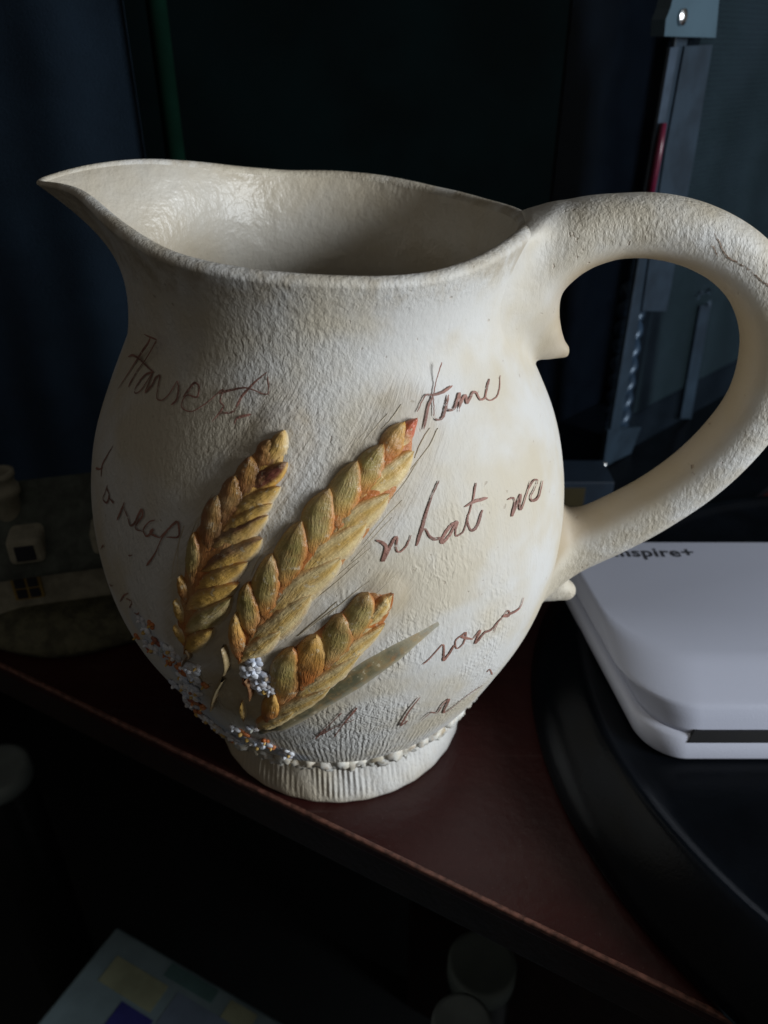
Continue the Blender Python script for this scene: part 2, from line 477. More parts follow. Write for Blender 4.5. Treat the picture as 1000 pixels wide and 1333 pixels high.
WALL = 0.0034
def lip_rad(phi):
    return 0.0021 * (1 - 0.52 * np.exp(-(dang(phi, SPOUT) / math.radians(30)) ** 2))
def upper(phi, s):
    """neck and lip: bezier from the shoulder (z=.142) to the rim"""
    sw = np.exp(-(dang(phi, SPOUT) / math.radians(34)) ** 2)
    r3, z3 = rim_r(phi), rim_z(phi)
    p0r, p0z = 0.0514, 0.142
    p1r, p1z = 0.0514 - 0.0040, 0.142 + 0.0080 + 0.0080 * sw
    p2r = r3 - (0.0030 + 0.0068 * sw); p2z = z3 - 0.0075
    a, b, c, d = (1-s)**3, 3*s*(1-s)**2, 3*s*s*(1-s), s**3
    return a*p0r + b*p1r + c*p2r + d*r3, a*p0z + b*p1z + c*p2z + d*z3

jug = thing('jug', 'cream ceramic jug with wheat ears in relief and handwriting, standing on the red table', 'jug', (JX, JY, 0))
JR = np.array([JX, JY, 0.0])
def cyl(phi, r, z):
    return np.stack([JX + r * np.sin(phi), JY - r * np.cos(phi), z], -1)

def build_body():
    n = 600
    phi = -math.pi + np.arange(n) * 2 * math.pi / n
    rows_r, rows_z, sv = [], [], []
    for r, z in ((0.030, 0.0205), (0.0400, 0.0203), (0.0428, 0.0202)):
        rows_r.append(np.full(n, r)); rows_z.append(np.full(n, z))
    zl = np.linspace(0.0204, 0.142, 190)
    for z in zl:
        rows_r.append(R0(z) + mound(phi, z)); rows_z.append(np.full(n, z))
    for s in np.linspace(0, 1, 60)[1:]:
        r, z = upper(phi, s); rows_r.append(r); rows_z.append(z)
    nout = len(rows_r)
    # rounded lip
    r3, z3 = rim_r(phi), rim_z(phi)
    lip_r = lip_rad(phi)
    for a in np.linspace(0, math.pi, 10)[1:]:
        rows_r.append(r3 - lip_r * (1 - math.cos(a))); rows_z.append(z3 + 0.85 * lip_r * math.sin(a))
    R = np.array(rows_r); Z = np.array(rows_z)
    # hand made unevenness
    ph = np.broadcast_to(phi, R.shape)
    R = R + 0.00010 * (np.sin(5 * ph + 60 * Z) + np.sin(7 * ph - 90 * Z + 1.0)) * smoothstep(0.02, 0.03, Z) * (1 - smoothstep(0.142, 0.155, Z))
    P = cyl(ph, R, Z)
    V = P.reshape(-1, 3)
    m = len(rows_r)
    Fc = []
    for i in range(m - 1):
        for j in range(n):
            j2 = (j + 1) % n
            Fc.append((i * n + j, i * n + j2, (i + 1) * n + j2, (i + 1) * n + j))
    phf, zf = ph.ravel(), Z.ravel()
    dl = np.minimum.reduce([seg_dist(phf, zf, a) / hw for a, hw in zip(ear_axes, ear_half)])
    comb = (1 - smoothstep(0.95, 1.75, dl)) * smoothstep(0.3, 0.9, dl)
    tips = np.array([a[-1] for a in ear_axes])
    for (tp, tz) in tips:
        d = np.hypot((phf - tp - 0.05) * 0.065, (zf - tz - 0.006))
        comb = np.maximum(comb, 0.0 * d)
    deg = np.degrees(phf)
    stu = 0.85 * smoothstep(0.092, 0.120, zf + 0.00016 * (-deg)) * (1 - 0.80 * smoothstep(-2, 26, deg)) * (1 - 0.35 * smoothstep(0.155, 0.160, zf))
    stu = np.maximum(stu, 0.75 * smoothstep(0.155, 0.1625, zf))
    rib = (1 - smoothstep(0.040, 0.056, zf + 0.0003 * np.maximum(deg, 0) - 0.0002 * deg)) * (1 - smoothstep(25, 60, deg)) * smoothstep(-50, -15, deg)
    wv = (1 - smoothstep(0.100, 0.128, zf)) * (1 - 0.75 * smoothstep(38, 62, deg)) * (1 - 0.7 * comb)
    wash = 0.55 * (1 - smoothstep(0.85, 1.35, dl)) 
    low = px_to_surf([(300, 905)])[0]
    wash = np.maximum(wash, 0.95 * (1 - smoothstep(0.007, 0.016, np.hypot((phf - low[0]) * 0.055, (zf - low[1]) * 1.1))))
    gar = px_to_surf([(182, 812), (215, 850), (245, 885), (262, 925), (300, 955), (345, 970), (385, 985)])
    blue = 1 - smoothstep(0.0025, 0.0062, seg_dist(phf, zf, gar))
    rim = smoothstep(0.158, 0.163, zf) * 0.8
    uv = np.c_[phf * 60.0, zf * 1000.0]
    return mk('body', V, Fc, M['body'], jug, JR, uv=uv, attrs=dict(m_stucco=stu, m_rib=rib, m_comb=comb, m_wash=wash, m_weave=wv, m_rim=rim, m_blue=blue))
build_body()

def build_inside():
    n = 300
    phi = -math.pi + np.arange(n) * 2 * math.pi / n
    r3, z3 = rim_r(phi), rim_z(phi)
    rows_r, rows_z = [], []
    for s in np.linspace(1, 0, 40):
        r, z = upper(phi, s); rows_r.append(r - 2 * lip_rad(phi) - (WALL - 2 * lip_rad(phi)) * (1 - s) ** 0.5 + 0.00001); rows_z.append(z)
    for z in np.linspace(0.142, 0.030, 60)[1:]:
        rows_r.append(np.full(n, float(R0(z)) - 0.0042)); rows_z.append(np.full(n, z))
    for r in (0.03, 0.015, 0.001):
        rows_r.append(np.full(n, r)); rows_z.append(np.full(n, 0.0295))
    R = np.array(rows_r); Z = np.array(rows_z)
    V = cyl(np.broadcast_to(phi, R.shape), R, Z).reshape(-1, 3)
    Fc = [(i * n + j, i * n + (j + 1) % n, (i + 1) * n + (j + 1) % n, (i + 1) * n + j) for i in range(len(R) - 1) for j in range(n)]
    mk('inside_wall', V, Fc, M['inside'], jug, JR)
build_inside()

def build_foot():
    n = 900
    phi = -math.pi + np.arange(n) * 2 * math.pi / n
    prof = [(0.0385, 0.0010), (0.0410, 0.0), (0.0422, 0.0004), (0.0427, 0.0016)]
    for z in np.linspace(0.003, 0.0202, 26):
        prof.append((0.0427 - 0.0022 * smoothstep(0.002, 0.016, z), z))
    R = np.array([np.full(n, r) for r, z in prof]); Z = np.array([np.full(n, z) for r, z in prof])
    ph = np.broadcast_to(phi, R.shape)
    wob = 0.12 * np.sin(5 * ph + 60 * Z) + 0.10 * np.sin(13 * ph)
    amp = (0.00013 + 0.00009 * np.sin(9 * ph + 1) + 0.00006 * np.sin(23 * ph + 400 * Z)) * smoothstep(0.0022, 0.0045, Z) * (1 - 0.85 * smoothstep(math.radians(18), math.radians(48), ph)) * smoothstep(-2.0, -0.9, ph)
    R = R + amp * np.sin(150 * (ph + 0.05 * wob) + 25 * Z) + 0.0001 * np.sin(31 * ph + 300 * Z)
    V = cyl(ph, R, Z).reshape(-1, 3)
    Fc = [(i * n + j, i * n + (j + 1) % n, (i + 1) * n + (j + 1) % n, (i + 1) * n + j) for i in range(len(R) - 1) for j in range(n)]
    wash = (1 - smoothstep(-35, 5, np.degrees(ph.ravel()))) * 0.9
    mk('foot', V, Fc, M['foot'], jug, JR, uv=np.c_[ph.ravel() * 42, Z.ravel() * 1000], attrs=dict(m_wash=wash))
build_foot()

# --- handle: smooth union of a swept oval with the body, meshed by surface nets
def surface_nets(Fv, origin, h):
    ins = Fv < 0
    nx, ny, nz = Fv.shape
    cnt = np.zeros((nx-1, ny-1, nz-1)); acc = np.zeros((nx-1, ny-1, nz-1, 3))
    cor = [(i, j, k) for i in (0, 1) for j in (0, 1) for k in (0, 1)]
    sl = lambda c: Fv[c[0]:nx-1+c[0], c[1]:ny-1+c[1], c[2]:nz-1+c[2]]
    for a in cor:
        for ax in range(3):
            if a[ax]: continue
            b = list(a); b[ax] = 1
            fa, fb = sl(a), sl(b)
            x = (fa < 0) != (fb < 0)
            t = np.where(x, fa / np.where(x, fa - fb, 1), 0)
            for q in range(3):
                acc[..., q] += np.where(x, a[q] + (t if q == ax else 0), 0)
            cnt += x
    act = cnt > 0
    idx = -np.ones(act.shape, int); idx[act] = np.arange(act.sum())
    ijk = np.argwhere(act)
    V = origin + h * (ijk + acc[act] / cnt[act][:, None])
    quads = []
    for ax in range(3):
        s0 = [slice(None)] * 3; s1 = [slice(None)] * 3
        s0[ax] = slice(0, -1); s1[ax] = slice(1, None)
        A, B = ins[tuple(s0)], ins[tuple(s1)]
        e = np.argwhere(A != B)
        o1, o2 = (ax + 1) % 3, (ax + 2) % 3
        ok = (e[:, o1] > 0) & (e[:, o2] > 0) & (e[:, o1] < Fv.shape[o1]-1) & (e[:, o2] < Fv.shape[o2]-1)
        e = e[ok]
        def at(d1, d2):
            q = e.copy(); q[:, o1] -= d1; q[:, o2] -= d2
            return idx[q[:, 0], q[:, 1], q[:, 2]]
        Q = np.stack([at(1, 1), at(0, 1), at(0, 0), at(1, 0)], 1)
        flip = B[tuple(e.T)]
        Q[flip] = Q[flip][:, ::-1]
        quads.append(Q)
    return V, np.concatenate(quads)

HPHI = math.radians(85)
hd = np.array([math.sin(HPHI), -math.cos(HPHI), 0]); hn = np.array([math.cos(HPHI), math.sin(HPHI), 0])
def to_handle_plane(pts):
    """pixels -> (radius, z) in the upright plane of the handle"""
    pts = np.asarray(pts, float)
    D = rays(pts[:, 0], pts[:, 1]); O = np.array([0, 0, CAM_H])
    t = ((JR - O) @ hn) / (D @ hn)
    P = O + D * t[:, None]
    return np.c_[(P - JR) @ hd, P[:, 2]]

def catmull(P, n):
    P = np.asarray(P, float)
    Q = np.vstack([2 * P[0] - P[1], P, 2 * P[-1] - P[-2]])
    out = []
    for i in range(1, len(Q) - 2):
        for t in np.linspace(0, 1, n, endpoint=False):
            a, b, c, d = Q[i-1], Q[i], Q[i+1], Q[i+2]
            out.append(0.5 * ((2*b) + (c-a)*t + (2*a-5*b+4*c-d)*t*t + (3*b-a-3*c+d)*t**3))
    out.append(P[-1])
    return np.array(out)

def build_handle():
    cl = to_handle_plane([(668, 372), (700, 338), (745, 309), (795, 296), (850, 294), (905, 306), (955, 333), (990, 373), (1006, 425), (1002, 478), (984, 528), (950, 574), (905, 617), (850, 655), (795, 684), (745, 706), (705, 724)])
    cl = catmull(cl, 8)
    L = np.linspace(0, 1, len(cl))
    a_in = np.interp(L, [0, .10, .2, .35, .5, .65, .8, .93, 1], [.0115, .0095, .0078, .0078, .0080, .0082, .0082, .0086, .0095])
    b_out = np.interp(L, [0, .08, .2, .5, .8, .93, 1], [.0135, .0115, .0095, .0090, .0090, .0100, .0110])
    spur = catmull(to_handle_plane([(664, 380), (684, 410), (702, 434), (718, 449), (733, 457)]), 6)
    spur_r = np.linspace(0.0120, 0.0024, len(spur))
    spur2 = catmull(to_handle_plane([(684, 710), (694, 738), (710, 758), (736, 768)]), 6)
    spur2_r = np.linspace(0.0120, 0.0038, len(spur2))
    h = 0.0009
    r0, r1, z0, z1, y1 = 0.030, 0.135, 0.022, 0.186, 0.037
    rr = np.arange(r0, r1, h); yy = np.arange(-y1, y1 + h, h); zz = np.arange(z0, z1, h)
    Rg, Zg = np.meshgrid(rr, zz, indexing='ij')
    def plane_field(poly):
        d2 = (Rg[..., None] - poly[:, 0]) ** 2 + (Zg[..., None] - poly[:, 1]) ** 2
        i = d2.argmin(-1)
        return np.sqrt(np.take_along_axis(d2, i[..., None], -1)[..., 0]), i
    d, i = plane_field(cl)
    Y = yy[None, :, None]
    def field(d, A, B):
        d = d[:, None, :]; A = A[:, None, :]; B = B[:, None, :]
        p = 2.3
        q = ((d / A) ** p + (np.abs(Y) / B) ** p) ** (1 / p)
        return (q - 1) * np.minimum(A, B)
    fh = field(d, a_in[i], b_out[i])
    ds, js = plane_field(spur); fs = field(ds, spur_r[js], spur_r[js] * 0.95)
    dt, jt = plane_field(spur2); ft = field(dt, spur2_r[jt], spur2_r[jt] * 0.95)
    def smin(a, b, k):
        hh = np.clip(0.5 + 0.5 * (b - a) / k, 0, 1)
        return b * (1 - hh) + a * hh - k * hh * (1 - hh)
    # body in the same grid
    X3 = Rg[:, None, :]; Z3 = np.broadcast_to(Zg[:, None, :], fh.shape)
    rho = np.hypot(X3, Y) + 0 * Z3
    phi = HPHI + np.arctan2(-Y, X3) * -1 + 0 * Z3
    zt = rim_z(phi); rt = rim_r(phi)
    lo = R0(Z3)
    t = np.linspace(0, 1, 60); ur, uz = upper(np.float64(HPHI), t)
    uz = (uz - 0.142) / (uz[-1] - 0.142)
    up = np.interp((Z3 - 0.142) / (zt - 0.142), uz, ur)
    Rb = np.where(Z3 < 0.142, lo, up)
    fb = np.maximum(rho - Rb, Z3 - zt - 0.0004)
    f = smin(fh, fb, 0.010)
    f = smin(f, np.minimum(fs, ft), 0.0035) + 0.00035
    f = np.maximum(f, (Rb - 0.0027) - rho)
    V, Q = surface_nets(f, np.array([r0, -y1, z0]), h)
    used = np.unique(Q); mp = -np.ones(len(V), int); mp[used] = np.arange(len(used))
    V = V[used]; Q = mp[Q]
    # relax the net a little
    for _ in range(3):
        s = np.zeros_like(V); c = np.zeros(len(V))
        for a, b in ((0, 1), (1, 2), (2, 3), (3, 0)):
            np.add.at(s, Q[:, a], V[Q[:, b]]); np.add.at(c, Q[:, a], 1)
            np.add.at(s, Q[:, b], V[Q[:, a]]); np.add.at(c, Q[:, b], 1)
        V = V * 0.4 + 0.6 * s / c[:, None]
    Rc, Zc = V[:, 0], V[:, 2]
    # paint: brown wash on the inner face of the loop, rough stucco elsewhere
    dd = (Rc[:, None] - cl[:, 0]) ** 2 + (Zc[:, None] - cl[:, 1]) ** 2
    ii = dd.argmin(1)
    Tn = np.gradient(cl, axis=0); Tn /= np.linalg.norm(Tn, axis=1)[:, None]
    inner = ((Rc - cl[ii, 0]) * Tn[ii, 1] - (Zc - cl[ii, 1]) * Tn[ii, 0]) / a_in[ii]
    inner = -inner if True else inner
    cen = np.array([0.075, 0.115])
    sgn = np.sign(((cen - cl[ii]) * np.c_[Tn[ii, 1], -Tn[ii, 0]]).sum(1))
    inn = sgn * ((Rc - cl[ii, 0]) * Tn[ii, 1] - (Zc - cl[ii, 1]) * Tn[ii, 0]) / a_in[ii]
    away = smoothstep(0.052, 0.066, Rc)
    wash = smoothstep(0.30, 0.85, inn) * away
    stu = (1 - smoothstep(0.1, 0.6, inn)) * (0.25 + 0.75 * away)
    Wd = JR + V[:, :1] * hd + V[:, 1:2] * hn * 1.0 + V[:, 2:3] * np.array([0, 0, 1.0])
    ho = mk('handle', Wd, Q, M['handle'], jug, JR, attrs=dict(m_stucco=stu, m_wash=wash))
    from mathutils.bvhtree import BVHTree
    bt = BVHTree.FromPolygons(Wd.tolist(), Q.tolist())
    Vs, Fs = [], []
    for pl, wp in ((([(930, 303), (937, 316), (947, 333), (960, 342), (975, 350), (986, 361), (1000, 372), (1010, 378)]), 1.7), (([(925, 318), (931, 324), (934, 334)]), 1.3)):
        P = catmull(pl, 6); P = P + rng.normal(0, 0.7, P.shape); D = rays(P[:, 0], P[:, 1]); pts = []
        for d in D:
            h_, n_, _, dist = bt.ray_cast(Vector((0, 0, CAM_H)), Vector(d).normalized())
            if h_ is not None and n_.dot(Vector(d)) > 0: n_ = -n_
            if h_ is not None: pts.append((np.array(h_), np.array(n_)))
        X = np.array([p for p, _ in pts]); N = np.array([q for _, q in pts])
        T = np.gradient(X, axis=0); T /= np.linalg.norm(T, axis=1)[:, None] + 1e-9
        B = np.cross(N, T); ww = wp / 1000 * depth_of(X) * 0.5 * np.interp(np.linspace(0, 1, len(X)), [0, .2, .9, 1], [.3, 1, 1, .6]) * rng.uniform(0.6, 1.3, len(X))
        b0 = len(Vs)
        for x, b_, n_, q in zip(X, B, N, ww): Vs += [x - b_ * q + n_ * 0.00012, x + b_ * q + n_ * 0.00012]
        Fs += [(b0 + 2*i, b0 + 2*i + 2, b0 + 2*i + 3, b0 + 2*i + 1) for i in range(len(X) - 1)]
    cr = mk('crack', np.array(Vs), Fs, M['crack'], ho, JR)
    cr['label'] = 'thin dark crack across the handle'
build_handle()

# ------------------------------------------------------------------ wheat relief
def surf(phi, z, off=0.0):
    """point on the (mounded) body moved off along its normal"""
    phi = np.asarray(phi, float); z = np.asarray(z, float)
    r = R0(z) + mound(phi, z)
    dr = (R0(z + 0.0005) - R0(z - 0.0005)) / 0.001
    nz = -dr / np.sqrt(1 + dr * dr); nr = 1 / np.sqrt(1 + dr * dr)
    P = cyl(phi, r + off * nr, z + off * nz)
    return P

def cylinv(P):
    return np.arctan2(P[..., 0] - JX, -(P[..., 1] - JY)), P[..., 2]

PAL = dict(ochre=(0.64, 0.40, 0.11), green=(0.37, 0.29, 0.095), pale=(0.76, 0.60, 0.31), orange=(0.52, 0.17, 0.045),
           maroon=(0.16, 0.045, 0.032), brown=(0.33, 0.13, 0.045), red=(0.55, 0.13, 0.06), gold=(0.70, 0.42, 0.10))
PAL = {k: np.array(v) for k, v in PAL.items()}

def grain(b_px, t_px, w_px, kind, parent, hgt=0.0024, lift=0.0012, name='grain', ns=26, na=28, bed=0.0006):
    s2 = px_to_surf([b_px, t_px])
    B, T = surf(s2[0, 0], s2[0, 1]), surf(s2[1, 0], s2[1, 1])
    mid = surf(s2[:, 0].mean(), s2[:, 1].mean()); midn = surf(s2[:, 0].mean(), s2[:, 1].mean(), 0.001)
    nrm = midn - mid; nrm /= np.linalg.norm(nrm)
    Lg = np.linalg.norm(T - B); e1 = (T - B) / Lg
    e2 = np.cross(nrm, e1); e2 /= np.linalg.norm(e2)
    W = w_px / 1000.0 * float(depth_of(mid)) * 0.5
    sv = np.linspace(0.0, 1.0, ns); av = np.linspace(0, 2 * math.pi, na, endpoint=False)
    S, A = np.meshgrid(sv, av, indexing='ij')
    wid = np.sin(math.pi * np.clip(S, 0, 1) ** rng.uniform(0.85, 1.1)) ** rng.uniform(0.50, 0.72)
    tt = np.cos(A)
    lat = wid * W * tt
    bend = rng.uniform(-0.18, 0.18) * W
    lat = lat + bend * np.sin(S * math.pi) + W * 0.05 * np.sin(9 * S + rng.uniform(0, 6)) * wid
    top = np.sin(A) >= 0
    dome = np.clip(1 - np.abs(tt) ** 2.4, 0, 1) ** 0.75
    crest = 1 + 0.16 * np.exp(-((tt - 0.2 - 0.25 * S) / 0.22) ** 2) - 0.10 * np.exp(-((tt + 0.35) / 0.2) ** 2)
    along = (0.25 + 0.75 * smoothstep(0.0, 0.55, S)) * (1 - smoothstep(0.90, 1.0, S) * 0.6)
    furrow = 0.00009 * np.sin(tt * 13 + rng.uniform(0, 6) + 1.5 * S) * dome
    edge = np.where((kind in ('husk', 'gold', 'maroon', 'yellowgreen')) & (tt < 0), 1 - 0.8 * smoothstep(0.3, 1.0, -tt), 1.0)
    H = np.where(top, bed * edge * (0.25 + 0.75 * dome) + hgt * 0.55 * edge * dome * along * crest + lift * 0.75 * smoothstep(0.3, 1.0, S) * dome + furrow, -0.0008)
    Q = B + (S * Lg)[..., None] * e1 + lat[..., None] * e2
    ph, z = cylinv(Q)
    V = surf(ph, z)
    Vn = surf(ph, z, 0.001) - V
    H = H + np.where(top, 0.00011 * np.sin(31 * S + 3 * tt + rng.uniform(0, 6)) * np.sin(5 * tt + 9 * S + rng.uniform(0, 6)) + rng.normal(0, 0.00003, H.shape), 0)
    V = V + Vn * (H / 0.001)[..., None]
    t = np.cos(A)
    nz = rng.uniform(-0.12, 0.12)
    def lerp(a, b, f): return a + (b - a) * np.clip(f, 0, 1)[..., None]
    one = np.ones(S.shape + (3,))
    if kind == 'green':
        c = lerp(one * PAL['ochre'], PAL['green'], smoothstep(0.15, 0.6, S + nz) * (1 - smoothstep(0.2, 0.9, -t)) + 0.15)
        c = lerp(c, PAL['orange'], 0.85 * smoothstep(0.45, 0.05, S + 0.1 * t))
        c = lerp(c, PAL['orange'], 0.85 * smoothstep(0.35, 0.85, -t))
        c = lerp(c, PAL['orange'], 0.35 * smoothstep(0.70, 1.0, S))
    elif kind == 'husk':
        c = lerp(one * PAL['pale'], PAL['ochre'], 0.5 + 0.5 * np.sin(7 * t + 3 * S))
        c = lerp(c, PAL['orange'], 0.95 * smoothstep(0.35, 0.85, t) * (1 - 0.3 * S))
        c = lerp(c, PAL['orange'], 0.7 * smoothstep(0.25, 0.0, S))
    elif kind == 'gold':
        c = lerp(one * PAL['gold'], PAL['pale'], smoothstep(0.2, 0.9, -t) * 0.6)
        c = lerp(c, PAL['brown'], 0.85 * smoothstep(0.35, 0.85, t))
        c = lerp(c, PAL['orange'], 0.8 * smoothstep(0.3, 0.0, S))
    elif kind == 'maroon':
        c = lerp(one * PAL['gold'], PAL['pale'], smoothstep(0.4, 0.9, -t) * 0.4)
        c = lerp(c, PAL['maroon'], 0.95 * smoothstep(0.0, 0.45, t))
        c = lerp(c, PAL['brown'], 0.7 * smoothstep(0.35, 0.0, S))
    elif kind == 'maroon_full':
        c = lerp(one * PAL['maroon'], PAL['gold'], smoothstep(0.35, 0.9, -t))
    elif kind == 'brown':
        c = lerp(one * PAL['brown'], PAL['gold'], 0.55 * smoothstep(0.1, 0.8, S) * smoothstep(-0.6, 0.4, -t))
        c = lerp(c, PAL['maroon'], 0.6 * smoothstep(0.1, 0.8, -t))
    elif kind == 'orange':
        c = lerp(one * PAL['orange'], PAL['gold'], smoothstep(0.2, 0.9, S) * 0.8)
    elif kind == 'red':
        c = lerp(one * PAL['pale'], PAL['red'], smoothstep(0.1, 0.6, S))
    elif kind == 'yellowgreen':
        c = lerp(one * PAL['green'], PAL['pale'], 0.3 + 0.4 * np.sin(6 * t + 4 * S))
        c = lerp(c, PAL['brown'], 0.8 * smoothstep(0.45, 0.9, t))
        c = lerp(c, PAL['orange'], 0.8 * smoothstep(0.25, 0.0, S))
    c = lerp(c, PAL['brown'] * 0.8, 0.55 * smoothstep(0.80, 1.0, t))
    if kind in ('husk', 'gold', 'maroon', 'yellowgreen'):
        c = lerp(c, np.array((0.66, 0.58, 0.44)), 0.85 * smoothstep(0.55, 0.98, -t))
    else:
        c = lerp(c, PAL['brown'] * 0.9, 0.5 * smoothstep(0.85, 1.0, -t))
    c = c * (1 + rng.uniform(-0.12, 0.12))
    uv = np.stack([S * Lg * 1000, t * W * 1000 + rng.uniform(0, 40)], -1).reshape(-1, 2)
    Vf = V.reshape(-1, 3)
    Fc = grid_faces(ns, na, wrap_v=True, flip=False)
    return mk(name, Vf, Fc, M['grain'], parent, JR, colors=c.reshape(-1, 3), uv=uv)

def surf_ribbon(pts_px, w_px, mat, parent, name, off=0.0003, hgt=0.0004, colors=None, step=3.0, taper=(1, 1), soft=True):
    """raised strip along a pixel polyline on the body: V-shaped section with 5 points"""
    P = catmull(np.asarray(pts_px, float), max(2, 6)) if len(pts_px) > 2 else np.linspace(pts_px[0], pts_px[1], 10)
    sf = px_to_surf(P)
    X = surf(sf[:, 0], sf[:, 1]); N = (surf(sf[:, 0], sf[:, 1], 0.001) - X) / 0.001
    T = np.gradient(X, axis=0); T /= np.linalg.norm(T, axis=1)[:, None] + 1e-12
    Bn = np.cross(N, T)
    n = len(P); s = np.linspace(0, 1, n)
    wd = (w_px / 1000.0) * depth_of(X) * 0.5
    if callable(taper): wd = wd * taper(s)
    else: wd = wd * np.interp(s, [0, 0.15, 0.85, 1], [taper[0], 1, 1, taper[1]])
    prof = [(-1, -0.0002), (-0.85, off), (-0.4, off + hgt * 0.8), (0.1, off + hgt), (0.5, off + hgt * 0.75), (0.85, off), (1, -0.0002)]
    V = np.concatenate([(X + Bn * (wd * l)[:, None] + N * h)[:, None] for l, h in prof], 1).reshape(-1, 3)
    uv = np.stack(np.broadcast_arrays(s[:, None] * 20, np.array([l for l, h in prof])[None] * 1.0 + rng.uniform(0, 30)), -1).reshape(-1, 2)
    cc = None
    if colors is not None:
        cc = np.array([[colors(a, l) for l, h in prof] for a in s]).reshape(-1, 3)
    return mk(name, V, grid_faces(n, len(prof)), mat, parent, JR, colors=cc, uv=uv)

def ear_bed(Lpx, Rpx, parent, hgt, colf, tagn):
    n, m = 60, 24
    i_ = {'E1': 0, 'E2': 1, 'E3': 2}[tagn]
    Lc, Rc_ = catmull(slim(Lpx, ear_axes_px[i_], SLIM[i_]), 12), catmull(slim(Rpx, ear_axes_px[i_], SLIM[i_]), 12)
    V, Cc, uvs = [], [], []
    g = rng.uniform(0, 9)
    for i in range(n):
        s_ = i / (n - 1); k = s_ * (len(Lc) - 1); i0 = int(min(k, len(Lc) - 2)); f = k - i0
        a_ = Lc[i0] * (1 - f) + Lc[i0 + 1] * f; b_ = Rc_[i0] * (1 - f) + Rc_[i0 + 1] * f
        vv = np.linspace(0.05, 0.95, m)
        sf = px_to_surf([a_ + (b_ - a_) * v for v in vv])
        X = surf(sf[:, 0], sf[:, 1]); N = (surf(sf[:, 0], sf[:, 1], 0.001) - X) / 0.001
        t = np.linspace(-1, 1, m)
        h = hgt * (1 - np.abs(t) ** 2.6) * (0.35 + 0.65 * math.sin(math.pi * min(max(s_, 0.02), 0.98)) ** 0.4) 
        h = h + 0.00012 * np.sin(26 * vv + 5 * s_ + g) - 0.0002
        V.append(X + N * h[:, None]); Cc.append([colf(s_, v) for v in vv]); uvs.append(np.c_[np.full(m, s_ * 50), vv * 12])
    return mk('husk_bed', np.concatenate(V), grid_faces(n, m, flip=True), M['grain'], parent, JR, colors=np.concatenate([np.array(c) for c in Cc]), uv=np.concatenate(uvs))

def flat(c): return lambda s, t: np.array(c)

def ear(label):
    o = bpy.data.objects.new('wheat_ear', None); o.empty_display_size = 0.01
    col.objects.link(o); o.parent = jug; o['label'] = label
    return o

def slim(pts, axis, k):
    """draw points towards an ear's axis"""
    A = catmull(axis, 20); out = []
    for p in pts:
        p = np.array(p, float); q = A[np.argmin(((A - p) ** 2).sum(1))]
        out.append(tuple(q + (p - q) * k))
    return out
def two(fn, b, t):
    i = {id(e5): 0, id(e6): 1, id(e7): 2}.get(id(fn))
    P = fn([b, t])
    if i is not None: P = slim(P, ear_axes_px[i], SLIM[i])
    return P[0], P[1]
SLIM = (1.06, 0.92, 0.90)

def bedcol(lo, hi, left):
    lo, hi, left = (np.array(PAL[k]) if isinstance(k, str) else np.array(k) for k in (lo, hi, left))
    def f(s_, v):
        c = lo + (hi - lo) * float(smoothstep(0.2, 0.9, s_))
        return c + (left - c) * float(0.8 * smoothstep(0.5, 0.05, v))
    return f
# left ear
E1 = ear('dark golden wheat ear in relief, the left one of three')
ear_bed(e5([(85, 1220), (45, 1080), (75, 900), (100, 690), (180, 560), (270, 400), (370, 260), (460, 170), (550, 110), (620, 70)]),
        e5([(150, 1275), (245, 1170), (340, 1020), (410, 880), (470, 740), (520, 610), (580, 470), (630, 330), (650, 200), (645, 80)]), E1, 0.0010, bedcol('orange', 'gold', 'brown'), 'E1')
for b, t, wv, kd in [((540, 260), (638, 75), 118, 'gold'), ((450, 385), (645, 245), 120, 'maroon_full'), ((360, 545), (605, 380), 135, 'gold'), ((310, 620), (560, 470), 120, 'gold'),
                     ((255, 700), (535, 535), 135, 'maroon'), ((195, 830), (502, 660), 150, 'maroon'), ((160, 930), (425, 785), 150, 'gold'),
                     ((115, 1040), (375, 905), 150, 'gold'), ((105, 1170), (340, 975), 150, 'yellowgreen'), ((105, 1275), (245, 1145), 120, 'gold')]:
    bb, tt = two(e5, b, t); grain(bb, tt, wv / 4.167 * 1.0, kd, E1, 0.0014, 0.0011)
for b, t, wv, kd in [((500, 290), (575, 120), 110, 'brown'), ((400, 450), (465, 215), 135, 'brown'), ((310, 585), (385, 320), 140, 'brown'), ((235, 730), (290, 430), 140, 'brown'),
                     ((150, 905), (160, 630), 105, 'green'), ((115, 1010), (85, 860), 70, 'orange'), ((95, 1115), (62, 985), 74, 'gold'), ((105, 1230), (58, 1120), 66, 'gold')]:
    bb, tt = two(e5, b, t); grain(bb, tt, wv / 4.167 * 1.2, kd, E1, 0.0010, 0.0004)

